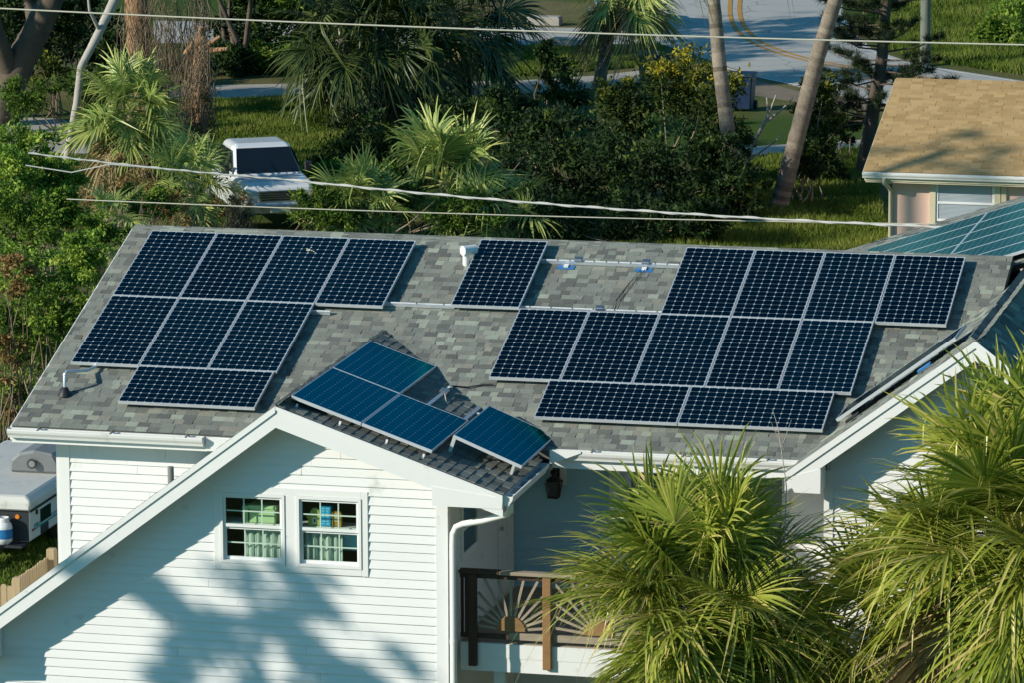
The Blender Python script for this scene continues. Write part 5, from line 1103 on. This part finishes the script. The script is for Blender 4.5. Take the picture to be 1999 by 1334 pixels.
# left-hand thicket
shrub('bright leafy bush at the far left above the cables', [(50, 300, 70, 60, 33), (20, 360, 60, 60, 31), (110, 350, 45, 45, 32)], LEAF_B, 4420, .12, 30, tone_shift=-.05)
shrub('leafy bush below the cables at the left edge', [(40, 430, 85, 60, 26), (120, 410, 40, 40, 27)], LEAF_M, 4420, .11, 31)
shrub('tall leafy thicket left of the roof, upper part', [(60, 540, 80, 65, 19), (165, 505, 45, 50, 18)], LEAF_B, 4760, .10, 32, tone_shift=-.08)
shrub('tall leafy thicket left of the roof, middle part', [(30, 640, 70, 60, 18), (110, 610, 50, 50, 17)], LEAF_M, 4080, .10, 33, stems=12)
shrub('thin dry thicket beside the lower left of the roof', [(60, 730, 70, 60, 18.5), (20, 780, 50, 40, 18), (100, 690, 40, 40, 18)], LEAF_B, 2300, .09, 34, stems=24, stem_r=.012, tone_shift=.05)
shrub('brown dry brush left of the roof peak', [(230, 370, 80, 55, 40), (320, 400, 60, 40, 39), (170, 420, 50, 40, 36)], DRYLEAF, 1500, .10, 35, stems=90, stem_r=.012, name='dry_brush', cat='brush')
shrub('tan dry leaves and stalks at the far left edge', [(20, 520, 40, 60, 17), (10, 700, 40, 60, 17), (30, 800, 60, 30, 18)], DRYLEAF, 900, .10, 36, stems=22, stem_r=.012, name='dry_brush', cat='brush')
shrub('yellow-green arching bush under the oak', [(105, 140, 45, 30, 62)], LEAF_Y, 1530, .14, 37, top_yellow=.5)
shrub('dark shrubs behind the oak at the upper left', [(150, 60, 70, 60, 72), (40, 60, 70, 60, 70), (220, 120, 50, 60, 68)], LEAF_D, 3740, .16, 38)
shrub('dark leafy mass between the oak and the bleached trunk', [(60, 190, 60, 40, 57), (190, 170, 45, 50, 58)], LEAF_M, 2200, .13, 40, tone_shift=-.12)
shrub('tangled dry vines and leaves at the foot of the vine-draped tree', [(300, 260, 60, 50, 51), (370, 250, 45, 60, 51), (220, 300, 45, 35, 50)], DRYLEAF, 1100, .10, 41, stems=110, stem_r=.010, name='dry_brush', cat='brush')
shrub('leafy scrub between the left palms and the roof peak', [(285, 395, 60, 35, 33), (200, 440, 45, 35, 24)], LEAF_M, 1800, .10, 42, tone_shift=-.05, stems=30, stem_r=.012)
shrub('dark bush on the far lawn behind the pickup', [(690, 235, 50, 35, 60)], LEAF_D, 1500, .13, 44, tone_shift=.05)
shrub('dry twiggy brush against the near side of the pickup', [(465, 395, 32, 34, 42.2)], DRYLEAF, 700, .09, 45, stems=70, stem_r=.010, name='dry_brush', cat='brush')
shrub('green bush at the right front corner of the pickup', [(612, 385, 34, 34, 42.0)], LEAF_M, 1500, .10, 46, tone_shift=-.05)
# big trees at upper left
def tree(label, paths, m, name='tree', cat='tree', leaves=None, lm=LEAF_D, per=1800, leaf=.16, seed=0, vines=0, vine_box=None):
    base = np.asarray(paths[0][0][0], float); o = empty(name, (base[0], base[1], 0), label, cat)
    for i, (pth, rads) in enumerate(paths):
        r = np.random.default_rng(seed+i); P = [np.asarray(q, float) for q in pth]; pts, rr = [], []; n = 14*(len(P)-1)
        for k in range(n+1):
            t = k/n*(len(P)-1); j = min(int(t), len(P)-2); f_ = t-j; pts.append(P[j]+(P[j+1]-P[j])*f_+r.normal(size=3)*rads[j]*.02); rr.append((rads[j]+(rads[j+1]-rads[j])*f_)*(1+.02*r.normal()))
        B().tube(pts, rr, 12).build('trunk' if i == 0 else 'branch', m, o)
    if leaves:
        r = np.random.default_rng(seed+50); P, T, O = clump_points([px_lobe(*q) for q in leaves], per, r); link('crown', leaf_mesh('crown', P, leaf, r, lm, T, out=O), o)
    if vines:
        r = np.random.default_rng(seed+70); (xa, xb, ya, yb, yy) = vine_box; V = B()
        for k in range(vines):
            p0 = Yp(xa+(xb-xa)*(r.random()**.7), ya+(yb-ya)*.5*r.random(), yy-.2-.8*r.random()); L = .6+2.4*r.random(); pts = [p0]
            for j in range(6): pts.append(pts[-1]+np.array([r.normal()*.08, r.normal()*.08, -L/6]))
            if pts[-1][2] < .05: continue
            V.tube(pts, .005+.006*r.random(), 4, False)
        me = V.mesh('vine', TWIG); a = me.attributes.new('tone', 'FLOAT', 'FACE'); a.data.foreach_set('value', np.repeat(r.random(len(me.polygons)//4+1), 4)[:len(me.polygons)].astype(np.float32)); link('vine', me, o)
    return o
Y1 = 60.0
tree('large dark oak leaning at the upper left corner', [([Yp(-10, 250, Y1), Yp(25, 150, Y1), Yp(70, 60, Y1), Yp(120, -40, Y1), Yp(160, -200, Y1)], [.55, .46, .40, .32, .25]), ([Yp(25, 150, Y1), Yp(-10, 60, Y1-1), Yp(-30, -80, Y1-1)], [.30, .24, .18]), ([Yp(70, 60, Y1), Yp(60, 10, Y1+1), Yp(40, -100, Y1+1)], [.24, .2, .14])], BARK, 'oak_tree', 'tree', [(20, 60, 60, 70, 64), (130, 20, 60, 50, 64), (60, -60, 140, 60, 62)], LEAF_D, 3230, .17, 5)
q = 53.0
tree('vine-draped tree with orange-brown trunk at upper left', [([Yp(285, 345, q), Yp(282, 200, q), Yp(270, 60, q), Yp(262, -60, q), Yp(255, -260, q)], [.40, .36, .34, .32, .25])], BARK_O, 'vine_tree', 'tree', [(300, -120, 120, 60, 53), (120, -260, 130, 60, 47), (420, -230, 150, 70, 46), (560, -330, 120, 70, 50)], LEAF_M, 2200, .18, 7, 330, (235, 412, -40, 300, 53))  # wide crown lobes, unseen above the view, are added to shade the hedge
tree('bleached bare trunk leaning across the upper left', [([Yp(128, 320, 50), Yp(150, 200, 50), Yp(158, 130, 50), Yp(195, 60, 50.5), Yp(232, -20, 51), Yp(260, -120, 51)], [.10, .10, .10, .12, .13, .13]), ([Yp(195, 60, 50.5), Yp(175, 20, 50), Yp(168, -40, 50)], [.06, .04, .02])], BARK_G, 'bare_tree', 'tree', None, seed=9)
tree('broken dead trunk with snapped stubs beside the vine tree', [([Yp(385, 320, 52), Yp(390, 200, 52), Yp(395, 90, 52)], [.26, .24, .22]), ([Yp(355, 118, 52), Yp(380, 90, 52), Yp(398, 70, 52)], [.13, .15, .16]), ([Yp(392, 85, 52), Yp(392, 52, 51.8)], [.10, .06]), ([Yp(395, 95, 52), Yp(430, 70, 51.7)], [.09, .04]), ([Yp(395, 100, 52), Yp(445, 95, 51.7)], [.10, .05])], BARK_O, 'dead_trunk', 'tree', None, seed=11, vines=120, vine_box=(360, 410, 60, 260, 52))
y_ = G(1450, 348)[1]
tree('white bare branch forking beside the leaning palm', [([Yp(1450, 346, y_), Yp(1470, 280, y_), Yp(1500, 225, y_)], [.055, .05, .045]), ([Yp(1500, 225, y_), Yp(1497, 190, y_)], [.035, .02]), ([Yp(1500, 225, y_), Yp(1515, 185, y_)], [.03, .018]), ([Yp(1500, 235, y_), Yp(1535, 205, y_)], [.035, .02]), ([Yp(1465, 310, y_), Yp(1500, 285, y_), Yp(1530, 262, y_)], [.03, .022, .012])], BARK_G, 'bare_branch', 'branch', None, seed=12)
# pine
pb = G(1685, 335); yy = pb[1]; pn = empty('pine_tree', pb, 'dark pine with tufted branches beside the peach house', 'tree')
tk_path = [Yp(1685, 335, yy), Yp(1702, 230, yy), Yp(1722, 110, yy), Yp(1732, -40, yy), Yp(1740, -260, yy)]
B().tube(tk_path, [.22, .19, .16, .14, .1], 12).build('trunk', BARK, pn)
r = np.random.default_rng(77); nv, nf, ntn = [], [], []; br = B()
for k in range(84):
    t = .22+.6*r.random(); j = min(int(t*4), 3); p0 = tk_path[j]+(tk_path[j+1]-tk_path[j])*(t*4-j); a = r.random()*6.283; L = .5+1.25*r.random(); L *= 1.2 if k % 3 else 1
    dirv = np.array([math.cos(a), math.sin(a), .15+.3*r.random()-.2]); p1 = p0+dirv*L*.6-np.array([0, 0, .05]); p2 = p0+dirv*L+np.array([0, 0, .12]); br.tube([p0, p1, p2], [.03, .022, .012], 5, False)
    for tuft in [p2]+[p0+(p2-p0)*f_ for f_ in (.55, .75, .9)]:
        n = 90; d = unit(r.normal(size=(n, 3))+np.array([0, 0, .5])+dirv*.6); Lr = .16+.12*r.random(n); s = unit(np.cross(d, r.normal(size=(n, 3))))*.008
        b0 = tuft+r.normal(size=(n, 3))*.04; k0 = len(nv)*1; nv.append(np.stack([b0-s, b0+s, b0+d*Lr[:, None]], 1).reshape(-1, 3)); ntn.append(r.random(n))
br.build('branch', BARK, pn); nv = np.concatenate(nv); link('needles', np_mesh('needles', nv, np.arange(len(nv)).reshape(-1, 3), NEEDLE, np.concatenate(ntn)), pn)
# dry stems on the front palms' ground: seed stalks
ss = empty('seed_stalk', (c1[0]+.9, c1[1]-.2, 0), 'dry branching seed stalk rising by the front palm over the gutter', 'stalk')
p0 = Yp(1530, 1120, -9.4); B().tube([(p0[0], p0[1], 3.2), p0, Yp(1535, 950, -9.3), Yp(1520, 840, -9.2), Yp(1508, 800, -9.2)], [.012, .010, .008, .006, .003], 5).build('stem', BARK_G, ss)
for (a, b_) in (((1530, 880), (1505, 825)), ((1528, 870), (1545, 820)), ((1522, 845), (1500, 838))): B().tube([Yp(*a, -9.2), Yp(*b_, -9.2)], [.005, .002], 4).build('twig', BARK_G, ss)
# off-frame trees that throw the dappled shade
def shade_tree(label, top, base, lobes, per, seed):
    o = empty('shade_tree', (base[0], base[1], 0), label, 'tree'); r = np.random.default_rng(seed)
    B().tube([base, (base[0]*.6+top[0]*.4, base[1]*.6+top[1]*.4, top[2]*.45), top], [.28, .22, .10], 10).build('trunk', BARK, o)
    P, T, O = clump_points(lobes, per, r, .3, .26, .4); link('crown', leaf_mesh('crown', P, .13, r, LEAF_M, T, out=O), o)
    bb2 = B()
    for c, rd in lobes: bb2.tube([top, np.asarray(c)*.6+np.asarray(top)*.4+r.normal(size=3)*.2, c], [.09, .06, .02], 6)
    bb2.build('branch', BARK, o)
def up_sun(P, t): return np.asarray(P, float)+SUN*t
t_ = 13.0
lob = [(up_sun((4.2, -7.33, 3.1), t_), (.9, .8, .55)), (up_sun((3.1, -7.33, 2.9), t_), (.6, .6, .5)), (up_sun((5.2, -7.33, 2.5), t_), (.8, .7, .4)), (up_sun((3.9, -7.33, 2.0), t_), (1.3, .8, .4)), (up_sun((2.3, -7.33, 3.5), t_+.6), (.4, .4, .25)), (up_sun((4.5, -7.33, 3.7), t_-.5), (.35, .4, .3)), (up_sun((5.6, -7.33, 2.2), t_), (.5, .5, .3)), (up_sun((2.7, -7.33, 2.4), t_+.4), (.5, .4, .35))]
c0 = lob[0][0]; shade_tree('tree standing left of the view that dapples the wing wall', c0-np.array([0, 0, 1.4]), (c0[0]+.6, c0[1]-.5, 0), lob, 1150, 91)

# woodland beyond the left edge of the view: its tall crowns shade the lawns and the road
def wood_shade(label, target, t_up, rad, per, seed, n_l=5):
    r = np.random.default_rng(seed); c = up_sun(target, t_up); lobes = [(c+r.normal(size=3)*np.array(rad)*.75, tuple(np.array(rad)*(.4+.35*r.random()))) for _ in range(n_l)]
    shade_tree(label, c-np.array([0, 0, 1.0]), (c[0]-.6, c[1]+.4, 0), lobes, per, seed)
wood_shade('tall tree beyond the left edge shading the lawn by the peach house', (2.2, 49.5, 0), 23, (3.0, 3.2, 1.6), 900, 201)
wood_shade('tall tree beyond the left edge shading the hedge', (-5.0, 47.0, .3), 20, (3.4, 2.6, 1.4), 900, 202)
wood_shade('tall tree beyond the left edge shading the road bend', (-6.5, 82.0, 0), 20, (3.4, 3.6, 1.8), 800, 203)
wood_shade('tall tree beyond the left edge shading the driveway', (-9.5, 73.0, 0), 18, (3.0, 3.0, 1.5), 800, 204)
wood_shade('tall tree beyond the left edge shading the far lawn', (-15.5, 64.5, 0), 14, (2.6, 2.4, 1.3), 800, 205)
q = up_sun(G(1765, 258, 3.4), 21.0); palm('tall palm beyond the left edge whose shadow falls on the tan roof', (q[0]+.3, q[1], 0), q, 'dark', 6, 206, .72, 0, (.2, .14), emin=-30, emax=60)
# bird dropping on the glass of one panel
bd = empty('bird_dropping', tuple(on_main(2.62, .42)), 'white bird dropping on the third panel of the top left row', 'stain')
for k, (du, dv, rr) in enumerate(((0, 0, .045), (.07, .02, .022), (-.04, -.05, .02), (.03, -.11, .016), (.12, .05, .018), (.02, .08, .014), (.16, .09, .012))):
    du, dv, rr = du*.8, dv*.8, rr*.62; c = on_main(2.62+du, .42+dv)+NM*.0015; pts = [c+np.array([1., 0, 0])*rr*math.cos(a)*(1+.3*math.sin(3*a+k))+DN*rr*math.sin(a)*(1+.25*math.cos(2*a+k)) for a in np.linspace(0, 6.283, 13)[:-1]]
    B().prism(pts, NM*.002).build('spot', CREAM, bd)
